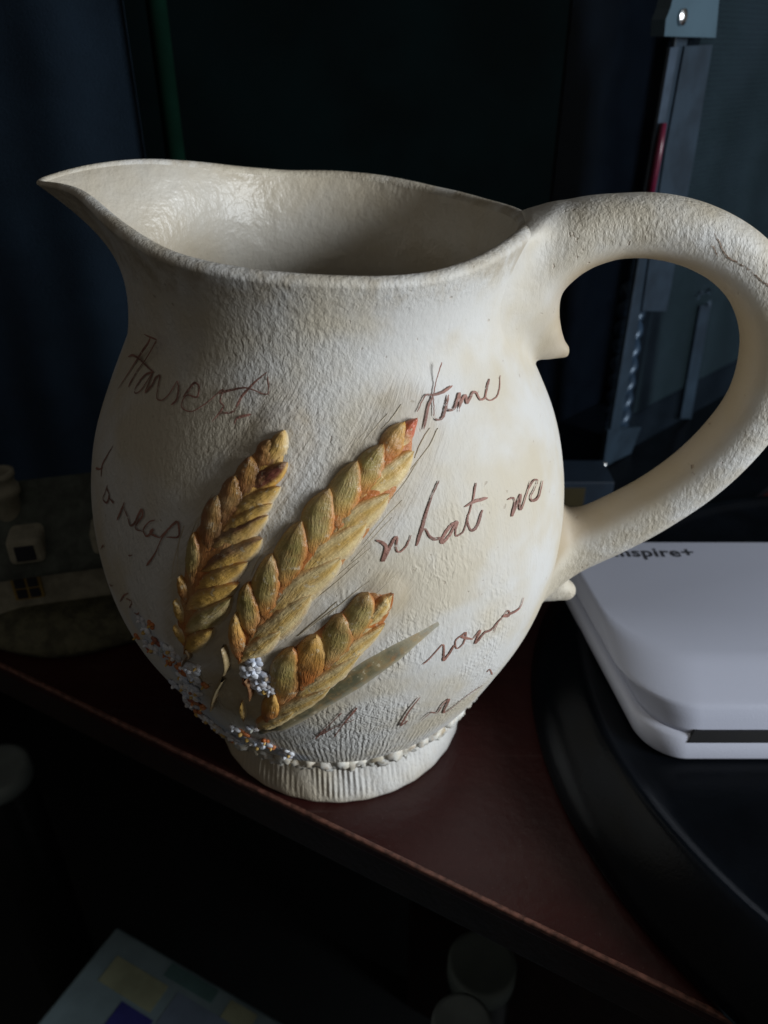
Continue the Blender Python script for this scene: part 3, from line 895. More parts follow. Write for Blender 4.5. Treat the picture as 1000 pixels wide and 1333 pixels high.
# middle ear
E2 = ear('tall greenish and orange wheat ear in relief, the middle one of three')
ear_bed(e6([(95, 1110), (80, 950), (120, 800), (195, 660), (290, 560), (415, 400), (530, 290), (650, 190), (760, 100), (860, 20)]),
        e6([(150, 1140), (330, 1010), (450, 880), (580, 750), (690, 620), (800, 470), (880, 330), (925, 210), (925, 110), (915, 20)]), E2, 0.0011, bedcol('orange', 'orange', 'brown'), 'E2')
for b, t, wv, kd in [((660, 380), (915, 165), 165, 'husk'), ((520, 600), (810, 360), 185, 'husk'), ((385, 760), (705, 490), 200, 'husk'), ((255, 935), (590, 655), 200, 'husk'), ((165, 1065), (455, 825), 175, 'husk'), ((120, 1140), (320, 990), 130, 'husk')]:
    bb, tt = two(e6, b, t); grain(bb, tt, wv / 3.571 * 0.92, kd, E2, 0.0010, 0.0002)
for b, t, wv, kd in [((845, 150), (922, 5), 84, 'red'), ((765, 250), (862, 22), 128, 'orange'), ((670, 375), (765, 122), 158, 'green'), ((570, 525), (650, 200), 188, 'green'), ((460, 670), (522, 330), 188, 'green'),
                     ((320, 815), (398, 478), 184, 'green'), ((240, 935), (262, 632), 170, 'green'), ((185, 1015), (152, 762), 148, 'green'), ((130, 1130), (102, 895), 105, 'orange')]:
    bb, tt = two(e6, b, t); grain(bb, tt, wv / 3.571 * 0.92, kd, E2, 0.0018, 0.0008)

# lower ear
E3 = ear('short golden wheat ear in relief, the lowest one of three')
ear_bed(e7([(100, 525), (140, 420), (165, 330), (205, 250), (270, 200), (330, 150), (400, 105), (465, 65), (510, 75), (545, 70)]),
        e7([(115, 540), (210, 505), (300, 445), (370, 395), (430, 335), (480, 270), (520, 210), (550, 160), (560, 115), (560, 75)]), E3, 0.0010, bedcol('orange', 'orange', 'brown'), 'E3')
for b, t, wv, kd in [((420, 240), (550, 75), 92, 'husk'), ((320, 345), (530, 180), 105, 'husk'), ((220, 440), (445, 280), 120, 'husk'), ((130, 515), (345, 395), 125, 'husk'), ((95, 545), (230, 465), 96, 'husk')]:
    bb, tt = two(e7, b, t); grain(bb, tt, wv / 2.6316 * 0.90, kd, E3, 0.0009, 0.0002)
for b, t, wv, kd in [((470, 180), (528, 80), 86, 'husk'), ((400, 250), (466, 72), 124, 'green'), ((322, 330), (376, 144), 132, 'green'), ((245, 400), (286, 214), 138, 'orange'), ((175, 450), (206, 254), 130, 'green'), ((130, 515), (150, 410), 84, 'orange')]:
    bb, tt = two(e7, b, t); grain(bb, tt, wv / 2.6316 * 0.90, kd, E3, 0.0016, 0.0008)

# fine bristles scratched around the ears
cream = np.array((0.62, 0.56, 0.46)); tanc = np.array((0.54, 0.45, 0.33))
def awns(parent, lines, wpx=2.0):
    for L in lines:
        L = [(x + rng.uniform(-2, 2), y + rng.uniform(-2, 2)) for x, y in L]
        c = cream if rng.random() < 0.5 else tanc
        L = slim(L, ear_axes_px[[E1, E2, E3].index(parent)], SLIM[[E1, E2, E3].index(parent)])
        surf_ribbon(L, wpx * rng.uniform(0.8, 1.3), M['awn'], parent, 'awn', -0.0001, 0.00022, flat(c * rng.uniform(0.8, 1.1)), taper=(0.3, 0.1))
awns(E1, [e5(L) for L in ([(640, 300), (690, 200), (730, 110)], [(600, 420), (680, 300), (745, 190)], [(560, 560), (650, 400), (740, 260)], [(520, 640), (620, 520), (730, 330)],
                          [(510, 700), (600, 610), (700, 480)], [(640, 120), (660, 60), (690, 10)], [(610, 110), (600, 60), (615, 10)], [(150, 640), (200, 520), (250, 430)], [(60, 860), (60, 720), (100, 600)], [(110, 700), (150, 600), (200, 500)], [(40, 1000), (30, 850), (60, 700)])])
awns(E2, [e6(L) for L in ([(930, 190), (965, 120), (1000, 60)], [(900, 270), (1000, 150), (1050, 60)], [(780, 440), (880, 330), (960, 210)],
                          [(700, 600), (800, 480), (880, 400)], [(640, 680), (740, 580), (830, 480)], [(520, 800), (620, 710), (740, 620)], [(440, 880), (560, 790), (680, 690)],
                          [(590, 200), (650, 110), (700, 50)], [(660, 130), (720, 60), (790, -20)], [(760, 60), (800, 0), (850, -60)], [(260, 590), (330, 490), (390, 420)], [(150, 740), (200, 660), (260, 590)], [(530, 300), (570, 230), (600, 190)])])
awns(E3, [e7(L) for L in ([(480, 90), (540, 30), (600, -20)], [(530, 110), (590, 50), (650, 0)], [(520, 180), (580, 120), (640, 60)], [(480, 250), (540, 190), (600, 130)], [(400, 330), (470, 270), (560, 190)], [(330, 150), (400, 90), (470, 40)], [(220, 220), (300, 160), (370, 110)], [(240, 210), (310, 150), (360, 100)], [(350, 370), (420, 320), (490, 250)])])

# grey green leaf painted under the lower ear
def leafcol(s, t):
    g = np.array((0.115, 0.11, 0.062)); p = np.array((0.50, 0.47, 0.38))
    f = smoothstep(0.66, 1.0, s) * 0.75 + 0.25 * smoothstep(0.2, 0.9, -t) + 0.4 * smoothstep(0.5, 1.0, abs(t))
    return g + (p - g) * float(np.clip(f, 0, 1))
surf_ribbon(e7([(104, 562), (185, 524), (290, 463), (410, 387), (510, 323), (605, 260), (712, 186)]), 42, M['flower'], jug, 'leaf', 0.00005, 0.00035, leafcol,
            taper=lambda s: np.interp(s, [0, 0.12, 0.5, 0.8, 1], [0.25, 0.6, 1.0, 0.8, 0.25]))

# stalks
surf_ribbon(f7([(478, 150), (490, 200), (495, 250), (480, 300)]), 8, M['flower'], jug, 'stalk', 0.0004, 0.0016, flat((0.30, 0.22, 0.11)), taper=(0.4, 0.8))
surf_ribbon(f7([(470, 335), (440, 385), (420, 440), (410, 495)]), 7, M['flower'], jug, 'stalk', 0.0004, 0.0016, flat((0.32, 0.25, 0.14)), taper=(0.8, 0.5))
surf_ribbon(f7([(285, 165), (300, 205), (265, 240), (255, 265)]), 6, M['flower'], jug, 'stalk', 0.0003, 0.0012, flat((0.16, 0.10, 0.05)), taper=(0.8, 0.5))
surf_ribbon(f7([(590, 330), (610, 380), (615, 440)]), 8, M['flower'], jug, 'stalk', 0.0004, 0.0014, flat((0.24, 0.11, 0.05)), taper=(0.8, 0.5))
bb, tt = two(f7, (580, 565), (570, 460)); grain(bb, tt, 9.5, 'gold', jug, 0.002, 0.0, 'bud')

# flowers and crumbly ring above the foot
def flower(px, r_px, c_pet, c_mid, name='flower', npet=5, off=0.0004):
    sf = px_to_surf([px])[0]
    X = surf(sf[0], sf[1], off); N = surf(sf[0], sf[1], off + 0.001) - X; N /= np.linalg.norm(N)
    a = np.cross(N, [0, 0, 1.0]); a /= np.linalg.norm(a); b = np.cross(a, N)
    r = r_px / 1000 * float(depth_of(X))
    Vs, Fs, Cs = [], [], []
    def blob(cen, ra, rb, rc, d1, d2, colr):
        base = len(Vs); n1, n2 = 5, 8
        for i in range(n1 + 1):
            th = math.pi * i / n1
            for j in range(n2):
                ph = 2 * math.pi * j / n2
                v = cen + d1 * ra * math.sin(th) * math.cos(ph) + d2 * rb * math.sin(th) * math.sin(ph) + N * rc * math.cos(th)
                Vs.append(v); Cs.append(np.array(colr) * rng.uniform(0.85, 1.12))
        for i in range(n1):
            for j in range(n2):
                Fs.append((base + i*n2 + j, base + (i+1)*n2 + j, base + (i+1)*n2 + (j+1) % n2, base + i*n2 + (j+1) % n2))
    t0 = rng.uniform(0, 6)
    for k in range(npet):
        t = t0 + 2 * math.pi * k / npet + rng.uniform(-0.2, 0.2)
        d1 = a * math.cos(t) + b * math.sin(t); d2 = -a * math.sin(t) + b * math.cos(t)
        rr = r * rng.uniform(0.8, 1.15)
        blob(X + d1 * rr * 0.50 + N * rng.uniform(-0.0003, 0.0004), rr * 0.62, rr * 0.52, 0.00055, d1, d2, c_pet)
    blob(X + N * 0.0006, r * 0.28, r * 0.28, 0.0008, a, b, c_mid)
    return mk(name, np.array(Vs), Fs, M['flower'], jug, JR, colors=np.array(Cs), uv=np.zeros((len(Vs), 2)))

WH = (0.74, 0.77, 0.84); OR = (0.55, 0.15, 0.04); YE = (0.60, 0.38, 0.09); GR = (0.30, 0.34, 0.34); BL = (0.56, 0.61, 0.72); MA = (0.30, 0.09, 0.06)
flower_spots = [((100, 140), 7, MA, OR), ((150, 180), 8, BL, GR), ((205, 225), 9, BL, WH), ((245, 285), 9, OR, MA), ((290, 290), 13, WH, BL), ((305, 340), 9, WH, YE), ((250, 330), 8, BL, WH),
                ((300, 405), 9, OR, MA), ((310, 465), 8, MA, OR), ((275, 480), 8, BL, WH), ((315, 540), 10, WH, YE), ((365, 565), 9, BL, WH), ((345, 590), 8, OR, MA), ((410, 600), 9, WH, BL), ((400, 650), 8, BL, WH),
                ((470, 640), 9, WH, YE), ((522, 605), 7, WH, WH), ((562, 632), 9, OR, YE), ((500, 690), 9, MA, OR), ((540, 670), 8, WH, BL), ((600, 660), 9, WH, YE), ((645, 680), 9, WH, BL), ((690, 690), 8, BL, WH), ((620, 610), 8, BL, GR),
                ((610, 290), 12, WH, BL), ((650, 345), 11, WH, BL), ((690, 400), 10, WH, YE), ((700, 330), 10, BL, GR), ((715, 415), 7, YE, WH), ((600, 360), 8, MA, OR), ((640, 240), 9, BL, WH)]
for (x, y), r, cp, cm in flower_spots:
    flower(f7([(x, y)])[0], r * 1.25, cp, cm, npet=int(rng.integers(3, 6)))

gp = catmull([(184, 812), (210, 842), (238, 872), (252, 905), (268, 935), (300, 957), (345, 972), (390, 988)], 8)
for k in range(44):
    p = gp[int(rng.integers(0, len(gp)))] + rng.normal(0, 6.5, 2)
    u = rng.random()
    cp, cm = (WH, YE) if u < 0.45 else (BL, WH) if u < 0.75 else (OR, YE) if u < 0.92 else (MA, OR)
    flower(tuple(p), rng.uniform(6, 12) if u < 0.75 else rng.uniform(5, 7), cp, cm, npet=int(rng.integers(4, 6)))
for p in ((333, 868), (345, 882), (352, 895), (338, 890), (246, 866), (254, 880), (250, 893)):
    flower(p, rng.uniform(9, 13), WH, BL, npet=5)

def lump(phi, z, a_len, b_len, h, colr, name='ring_lump'):
    n1, n2 = 6, 9
    X = surf(phi, z, 0.0); N = surf(phi, z, 0.001) - X; N /= np.linalg.norm(N)
    a = np.array([math.cos(phi), math.sin(phi), 0]); b = np.cross(N, a) * -1
    tilt = rng.uniform(-0.6, 0.6); a, b = a * math.cos(tilt) + b * math.sin(tilt), -a * math.sin(tilt) + b * math.cos(tilt)
    V, Cc = [], []
    for i in range(n1 + 1):
        th = math.pi * i / n1
        for j in range(n2):
            ph = 2 * math.pi * j / n2
            k = 1 + rng.uniform(-0.34, 0.34)
            k = k * 1.0
            V.append(X + (a * a_len * math.sin(th) * math.cos(ph) + b * b_len * math.sin(th) * math.sin(ph)) * k + N * h * math.cos(th) * k)
            Cc.append(np.array(colr) * rng.uniform(0.85, 1.1))
    Fs = [(i*n2 + j, (i+1)*n2 + j, (i+1)*n2 + (j+1) % n2, i*n2 + (j+1) % n2) for i in range(n1) for j in range(n2)]
    return mk(name, np.array(V), Fs, M['flower'], jug, JR, colors=np.array(Cc), uv=np.zeros((len(V), 2)))
for dg in np.arange(-70, 118, 3.0):
    ph = math.radians(dg + rng.uniform(-0.8, 0.8))
    zc = 0.0236 + 0.0005 * math.sin(dg * 0.3)
    for q in range(2):
        cc = np.array((0.68, 0.67, 0.63)) if rng.random() < 0.88 else np.array((0.46, 0.42, 0.34))
        lump(ph + rng.uniform(-0.02, 0.02), zc + rng.uniform(-0.0008, 0.0024), rng.uniform(0.0016, 0.0034), rng.uniform(0.0014, 0.0026), rng.uniform(0.0011, 0.0024), cc)

# ------------------------------------------------------------------ handwriting
def word(strokes, wpx, label):
    Vs, Fs = [], []
    for st in strokes:
        st = np.asarray(st, float)
        P = catmull(st, 6) if len(st) > 2 else np.linspace(st[0], st[-1], 8)
        sf = px_to_surf(P)
        X = surf(sf[:, 0], sf[:, 1], 0.00028); N = surf(sf[:, 0], sf[:, 1], 0.00128) - X; N /= np.linalg.norm(N, axis=1)[:, None]
        T = np.gradient(X, axis=0); T /= np.linalg.norm(T, axis=1)[:, None] + 1e-12
        Bn = np.cross(N, T)
        n = len(P); s = np.linspace(0, 1, n)
        ph0 = rng.uniform(0, 6)
        wd = wpx / 1000 * depth_of(X) * 0.54 * (0.8 + 0.3 * np.sin(5 * s + ph0)) * np.interp(s, [0, .06, .94, 1], [.5, 1, 1, .4])
        base = len(Vs)
        for x, bn, nn, ww in zip(X, Bn, N, wd):
            Vs += [x - bn * ww, x + nn * 0.00006, x + bn * ww]
        for i in range(n - 1):
            for q in range(2):
                Fs.append((base + i*3 + q, base + (i+1)*3 + q, base + (i+1)*3 + q + 1, base + i*3 + q + 1))
    o = mk('handwritten_word', np.array(Vs), Fs, M['ink'], jug, JR)
    o['label'] = label
    return o

word([c2(s) for s in ([(302, 125), (290, 170), (250, 230), (200, 310), (135, 410)], [(358, 118), (320, 180), (280, 250), (225, 330), (185, 400)], [(185, 250), (210, 240), (245, 260), (285, 300), (315, 325)],
      [(315, 325), (270, 340), (225, 400), (220, 430), (250, 415), (305, 335), (280, 400), (270, 430)], [(270, 430), (305, 390), (325, 352), (345, 345), (335, 400), (330, 455), (355, 465), (390, 435), (432, 368)],
      [(432, 368), (438, 400), (430, 460), (400, 490)], [(460, 450), (490, 410), (520, 375), (540, 400), (530, 450), (480, 440), (452, 495), (500, 522), (560, 490), (600, 460), (660, 410), (645, 470), (660, 500), (605, 572)],
      [(880, 320), (830, 360), (790, 400), (750, 450), (710, 520), (650, 530)], [(640, 432), (700, 412), (780, 400), (860, 432), (885, 420), (880, 340)], [(715, 585), (730, 555), (800, 535)])], 3.0, 'brown handwriting reading Harvest')
word([c4(s) for s in ([(392, 45), (375, 100), (358, 160), (345, 230), (320, 290), (285, 405)], [(250, 310), (285, 255), (310, 225), (350, 225), (400, 210), (450, 175)], [(345, 230), (350, 290), (350, 340), (370, 360), (400, 345), (415, 290), (430, 225)],
      [(415, 290), (435, 310), (465, 290), (490, 215), (485, 320)], [(487, 300), (500, 260), (522, 228), (530, 270), (560, 215), (580, 215), (600, 250), (625, 240), (635, 180), (650, 140), (640, 190), (630, 235), (655, 255), (690, 235), (705, 185), (708, 120)])], 3.0, 'brown handwriting reading time')
word([c5w(s) for s in ([(75, 355), (110, 370), (125, 395), (108, 460), (135, 410), (165, 350), (180, 345), (175, 395), (190, 415), (225, 385), (250, 330)], [(388, 60), (360, 120), (330, 200), (305, 290), (275, 385)],
      [(275, 385), (300, 320), (320, 300), (340, 335), (365, 350), (400, 345)], [(480, 260), (440, 290), (400, 355), (410, 365), (440, 330), (480, 265), (470, 310), (475, 335), (510, 310), (530, 240)], [(572, 70), (560, 140), (545, 200), (530, 250), (545, 305), (575, 290), (605, 205)], [(515, 190), (560, 165), (630, 145)])], 3.8, 'brown handwriting reading what')
word([c5w(s) for s in ([(730, 155), (755, 145), (765, 165), (752, 235), (775, 180), (795, 130), (790, 195), (805, 190), (830, 110), (845, 60)], [(830, 110), (860, 60), (880, 60), (865, 100), (845, 140), (855, 160), (885, 140), (905, 60)])], 3.4, 'brown handwriting reading we')
word([c6(s) for s in ([(500, 305), (530, 280), (575, 230), (580, 260), (580, 290), (600, 265), (620, 230)], [(655, 190), (625, 215), (630, 245), (655, 225), (665, 185), (650, 200), (690, 210)], [(690, 210), (720, 175), (700, 225), (735, 185), (745, 180), (765, 170), (785, 145), (770, 185)],
      [(785, 145), (800, 130), (825, 100), (830, 120), (805, 122)], [(805, 122), (840, 110), (870, 90), (885, 50)])], 3.2, 'brown handwriting reading sown')
word([c6(s) for s in ([(190, 490), (150, 530), (90, 590)], [(250, 470), (200, 530), (160, 585)], [(110, 575), (155, 550), (240, 515)], [(490, 430), (450, 480), (415, 540), (440, 520), (430, 535)],
      [(495, 520), (530, 490), (555, 490), (575, 460), (600, 440), (580, 490), (620, 465), (650, 440), (690, 410), (730, 385)], [(745, 335), (755, 325), (765, 345)])], 3.0, 'faint brown handwriting low on the side')
word([c3(s) for s in ([(190, 100), (150, 170), (120, 230), (115, 300)], [(80, 245), (105, 250), (125, 240)], [(155, 350), (140, 400), (125, 440), (150, 465), (165, 420), (150, 370)], [(165, 435), (180, 452), (195, 470)],
      [(265, 460), (245, 510), (215, 580)], [(255, 490), (285, 560), (300, 610), (330, 595), (360, 530), (375, 510), (380, 550), (350, 590), (335, 630), (380, 650)], [(460, 575), (420, 590), (385, 640), (410, 680), (450, 635), (430, 660), (490, 690)],
      [(490, 690), (540, 640), (580, 600), (605, 590), (615, 640), (605, 685), (530, 685)], [(540, 640), (500, 700), (460, 790), (405, 870)])], 3.0, 'brown handwriting reading to reap')
word([c3(s) for s in ([(235, 1100), (260, 1060), (290, 1045)], [(275, 1080), (310, 1100), (295, 1140)], [(325, 1170), (345, 1180), (358, 1168)], [(112, 765), (118, 750), (128, 738)], [(165, 985), (172, 995), (182, 1000)], [(290, 800), (300, 806), (312, 800)])], 2.2, 'short brown pen marks near the left side')

# ------------------------------------------------------------------ round black stand
SC = np.array([0.20477, 0.18927, 0.0])
prof = [(0.0, 0.0)] + [(0.150, 0.0), (0.1518, 0.0012), (0.1516, 0.0030), (0.1500, 0.0065), (0.1470, 0.0105), (0.1430, 0.0140), (0.1395, 0.0165), (0.1372, 0.0178), (0.1355, 0.0183), (0.1338, 0.0180), (0.1322, 0.0170), (0.130, 0.0163), (0.126, 0.0160), (0.08, 0.0160), (0.0, 0.0160)]
V, Fc = lathe(prof, 160, SC)
st = mk('round_stand', V, Fc, M['black'], None, (0, 0, 0))
st.location = (0, 0, 0.0004)
tag(st, 'large round black plastic stand with a raised rim, under the white box', 'stand')

# ------------------------------------------------------------------ white box with lettering
DZ = 0.0166
dev = thing('white_box', 'glossy white plastic device with a black slot, lying on the round black stand', 'device', (0.13, 0.205, DZ))
DR = np.array(dev.location)
def rrect(x0, x1, y0, y1, r, seg=10, rf=None):
    """rounded rectangle outline counter-clockwise; rf = radius of the two front corners"""
    rf = r if rf is None else rf
    pts = []
    for cx, cy, rad, a0 in ((x1 - rf, y0 + rf, rf, -90), (x1 - r, y1 - r, r, 0), (x0 + r, y1 - r, r, 90), (x0 + rf, y0 + rf, rf, 180)):
        for k in range(seg + 1):
            a = math.radians(a0 + 90 * k / seg)
            pts.append((cx + rad * math.cos(a), cy + rad * math.sin(a)))
    return np.array(pts)
def loft(rings, cap0=True, cap1=True):
    n = len(rings[0]); V = np.concatenate(rings); Fc = []
    for i in range(len(rings) - 1):
        for j in range(n):
            Fc.append((i*n + j, i*n + (j+1) % n, (i+1)*n + (j+1) % n, (i+1)*n + j))
    if cap0: Fc.append(tuple(range(n))[::-1])
    if cap1: Fc.append(tuple(range((len(rings)-1)*n, len(rings)*n)))
    return V, Fc
X0, X1, Y0, Y1 = 0.0662, 0.205, 0.1635, 0.2545
def ring(ix, iy, z, rf):
    p = rrect(X0 + ix, X1 - ix, Y0 + iy, Y1 - ix, 0.010, 12, rf)
    p[:, 0] += 0.125 * (Y1 - p[:, 1]) * np.clip((X1 - p[:, 0]) / (X1 - X0), 0, 1)
    return np.c_[p, np.full(len(p), DZ + z)]
V, Fc = loft([ring(0.0068, 0.0016, 0.0, 0.012), ring(0.0050, 0.0006, 0.0004, 0.0125), ring(0.0040, 0.0, 0.0016, 0.013), ring(0.0034, 0.0022, 0.0070, 0.014), ring(0.0040, 0.0026, 0.0078, 0.0145), ring(0.0056, 0.0032, 0.0084, 0.015)])
mk('lower_shell', V, Fc, M['lit_plastic'], dev, DR)
V, Fc = loft([ring(0.0064, 0.0031, 0.0080, 0.015), ring(0.0062, 0.0036, 0.0100, 0.0155), ring(0.0048, 0.0046, 0.0130, 0.017), ring(0.0024, 0.0058, 0.0160, 0.019), ring(0.0008, 0.0066, 0.0171, 0.0205), ring(0.0006, 0.0072, 0.0175, 0.021), ring(0.0007, 0.0086, 0.0181, 0.022), ring(0.0011, 0.0145, 0.0204, 0.023), ring(0.0017, 0.0195, 0.0222, 0.024), ring(0.0026, 0.0220, 0.0230, 0.024), ring(0.0040, 0.0250, 0.0234, 0.024)])
mk('upper_shell', V, Fc, M['white_plastic'], dev, DR)
def yf(z): return Y0 + 0.0020 + (z - 0.0066) * 0.36
q = [(0.0930, 0.0064), (0.0948, 0.0100), (0.180, 0.0100), (0.180, 0.0064)]
V = np.array([(x, yf(z) + d, DZ + z) for d in (-0.0003, 0.004) for x, z in q])
mk('slot', V, [(0, 1, 2, 3), (7, 6, 5, 4), (0, 4, 5, 1), (1, 5, 6, 2), (2, 6, 7, 3), (3, 7, 4, 0)], M['slot'], dev, DR, smooth=False)

fc = bpy.data.curves.new('txt', 'FONT'); fc.body = 'inspire+'; fc.size = 0.0074; fc.extrude = 0.00004; fc.offset = 0.00016; fc.space_character = 1.08
fo = bpy.data.objects.new('txt', fc); col.objects.link(fo)
bpy.context.view_layer.update()
dg = bpy.context.evaluated_depsgraph_get()
me = bpy.data.meshes.new_from_object(fo.evaluated_get(dg))
bpy.data.objects.remove(fo)
lw = max(v.co.x for v in me.vertices)
tp = on_plane(np.array(906.0), np.array(724.0), DZ + 0.0236)
for v in me.vertices:
    v.co = Vector(((v.co.x - lw) * 1.18 + tp[0] - DR[0], v.co.y * 1.1 + tp[1] - DR[1], v.co.z + DZ + 0.02347 - DR[2]))
me.materials.clear(); me.materials.append(M['print'])
lt = bpy.data.objects.new('lettering', me); col.objects.link(lt); lt.parent = dev
lt['label'] = 'dark printed lettering reading inspire+'

# ------------------------------------------------------------------ cottage ornament (left, in the dark)
M['cot_wall'] = simple_mat('cottage_wall', (0.36, 0.34, 0.26), 0.7, 120, 0.4, 0.0006, 500)
M['cot_roof'] = simple_mat('cottage_roof', (0.085, 0.10, 0.085), 0.8, 160, 0.5, 0.0012, 350)
M['cot_base'] = simple_mat('cottage_ground', (0.13, 0.125, 0.075), 0.8, 150, 0.6, 0.0012, 300)
M['cot_dark'] = simple_mat('cottage_window', (0.02, 0.02, 0.03), 0.4)
M['cot_yel'] = simple_mat('cottage_yellow', (0.30, 0.20, 0.05), 0.7)
ct = thing('cottage_ornament', 'small dark cottage ornament with chimney and windows, behind the jug on its left', 'ornament', (-0.128, 0.268, 0))
CR = np.array(ct.location)
def cbox(name, x0, x1, y0, y1, z0, z1, mat, bev=0.001, parent=None):
    V, Fc = box(x0, x1, y0, y1, z0, z1, bev)
    V = rotz(V + CR, math.radians(14), CR)
    return mk(name, V, Fc, mat, parent or ct, CR, smooth=False)
n = 48; th = np.arange(n) * 2 * math.pi / n
rings = []
for sc, z in ((1.0, 0.0002), (1.02, 0.003), (0.97, 0.007), (0.86, 0.011), (0.70, 0.0135)):
    k = 1 + 0.05 * np.sin(3 * th + 1) + 0.03 * np.sin(7 * th)
    rings.append(np.c_[CR[0] + 0.058 * sc * k * np.cos(th), CR[1] + 0.037 * sc * k * np.sin(th), np.full(n, z)])
V, Fc = loft(rings); mk('ground_base', V, Fc, M['cot_base'], ct, CR)
cbox('wall', -0.034, 0.044, -0.019, 0.019, 0.010, 0.0345, M['cot_wall'])
# hipped thatch with a soft sag
rings = []
for t in np.linspace(0, 1, 9):
    hx = 0.046 * (1 - t) + 0.030 * t; hy = 0.027 * (1 - t) ** 1.2 + 0.001
    p = rrect(0.005 - hx, 0.005 + hx, -hy, hy, min(hy * 0.9, 0.006), 4)
    zz = 0.0335 + 0.026 * t + 0.0008 * np.sin(40 * p[:, 0] * 10)
    rings.append(rotz(np.c_[p[:, 0] + CR[0], p[:, 1] + CR[1], zz], math.radians(14), CR))
V, Fc = loft(rings); rf_ = mk('roof', V, Fc, M['cot_roof'], ct, CR)
ch = rotz(np.array([[CR[0] - 0.0205, CR[1] - 0.006, 0.0]]), math.radians(14), CR)[0]
V, Fc = lathe([(0.0052, 0.040), (0.0050, 0.058), (0.0062, 0.0585), (0.0062, 0.0615), (0.0052, 0.062), (0.0050, 0.0655), (0.0058, 0.066), (0.0058, 0.068), (0.0040, 0.068), (0.0038, 0.060), (0.0, 0.060)], 20, ch)
mk('chimney', V, Fc, M['cot_wall'], rf_, CR)
for x in (-0.014, 0.016):
    d = cbox('dormer', x - 0.0065, x + 0.0065, -0.0245, -0.006, 0.036, 0.0475, M['cot_wall'], 0.0025)
    cbox('pane', x - 0.0035, x + 0.0035, -0.0250, -0.0238, 0.0385, 0.0450, M['cot_dark'], 0.0002, d)
for x in (-0.018, ):
    wn = cbox('window', x - 0.0055, x + 0.0055, -0.0200, -0.0185, 0.0175, 0.0285, M['cot_yel'], 0.0004)
    for q in (-1, 1):
        for h in (0, 1):
            cbox('pane', x + q * 0.0024 - 0.0019, x + q * 0.0024 + 0.0019, -0.0205, -0.0199, 0.0185 + h * 0.0049, 0.0226 + h * 0.0049, M['cot_dark'], 0.0001, wn)
cbox('door', 0.012, 0.0215, -0.0202, -0.0185, 0.0125, 0.0300, M['cot_dark'], 0.0008)

# ------------------------------------------------------------------ things behind: curtain, pole, clear case
V = []
nx, nz = 160, 14
for i in range(nx):
    x = -0.62 + (0.62 - 0.1015) * i / (nx - 1)
    for j in range(nz):
        z = 0.001 + 0.60 * j / (nz - 1)
        fold = 0.0030 * math.sin(60 * x + 0.8 * z) + 0.0009 * math.sin(171 * x + 2 + z)
        V.append((x, 0.357 + fold, z))
V = np.array(V); cloth_n = len(V)
V = np.concatenate([V, V + [0, 0.0008, 0]])
Fc = grid_faces(nx, nz) + [tuple(cloth_n + q for q in f[::-1]) for f in grid_faces(nx, nz)]
for j in range(nz - 1):
    a = (nx - 1) * nz + j; Fc.append((a, a + 1, a + 1 + cloth_n, a + cloth_n))
cu = mk('curtain', V, Fc, M['curtain'], None)
tag(cu, 'dim slate blue curtain hanging in folds at the upper left', 'curtain')
x_p = -0.0925
V, Fc = tube([(x_p, 0.372, 0.0005), (x_p + 0.0005, 0.372, 0.3), (x_p, 0.372, 0.6)], [0.0042, 0.0042, 0.0042], 14)
po = mk('green_pole', V, Fc, M['green'], None)
tag(po, 'thin dark green upright pole beside the curtain', 'pole')

CC = np.array([0.121, 0.382, 0.0]); cu_ = np.array([0.727, 0.686, 0]); cn = np.array([0.686, -0.727, 0])
def face(px, py, off=0.0):
    D = rays(px, py); O = np.array([0, 0, CAM_H])
    t = ((CC + cn * off - O) @ cn) / (D @ cn)
    P = O + D * t[..., None]
    return np.stack([(P - CC) @ cu_, P[..., 2]], -1)
M['clear'] = clear_mat('clear_plastic', haze=0.012, rough=0.25)
M['frost'] = simple_mat('frosted_plastic', (0.019, 0.033, 0.050), 0.35, 60, 0.4)
M['frost2'] = simple_mat('frosted_plastic_pale', (0.042, 0.062, 0.090), 0.3, 80, 0.4)
M['bracket'] = simple_mat('pale_blue_plastic', (0.055, 0.095, 0.125), 0.35, 40, 0.15)
M['metal'] = simple_mat('screw_metal', (0.55, 0.55, 0.55), 0.25); M['metal'].node_tree.nodes['Principled BSDF'].inputs['Metallic'].default_value = 1.0
M['red'] = simple_mat('red_plastic', (0.10, 0.006, 0.025), 0.35)
def mesh_mat():
    k = NT('dark_perforated'); co = k.objco()
    vor = k.n('ShaderNodeTexVoronoi', inp={'Vector': co, 'Scale': 420.0, 'Randomness': 0.15}).outputs[0]
    k.link(k.mix(k.ramp(vor, 0.25, 0.5), (0.001, 0.002, 0.002), (0.010, 0.016, 0.015)), k.p.inputs['Base Color'])
    k.p.inputs['Roughness'].default_value = 0.7
    k.p.inputs['Specular IOR Level'].default_value = 0.1
    k.link(k.bump(vor, 0.0008), k.p.inputs['Normal'])
    return k.m
M['mesh'] = mesh_mat()
cs = thing('clear_case', 'tall clear plastic case with a screwed corner bracket and red tube, behind the handle', 'case', tuple(CC))
KR = CC
def slab(u0, u1, o0, o1, z0, z1, mat, name, bev=0.0006, parent=None):
    """box in case space: u along the face, o towards the viewer"""
    V, Fc = box(u0, u1, o0, o1, z0, z1, bev)
    W = CC + V[:, :1] * cu_ + V[:, 1:2] * cn + V[:, 2:3] * np.array([0, 0, 1])
    return mk(name, W, Fc, mat, parent or cs, KR, smooth=False)
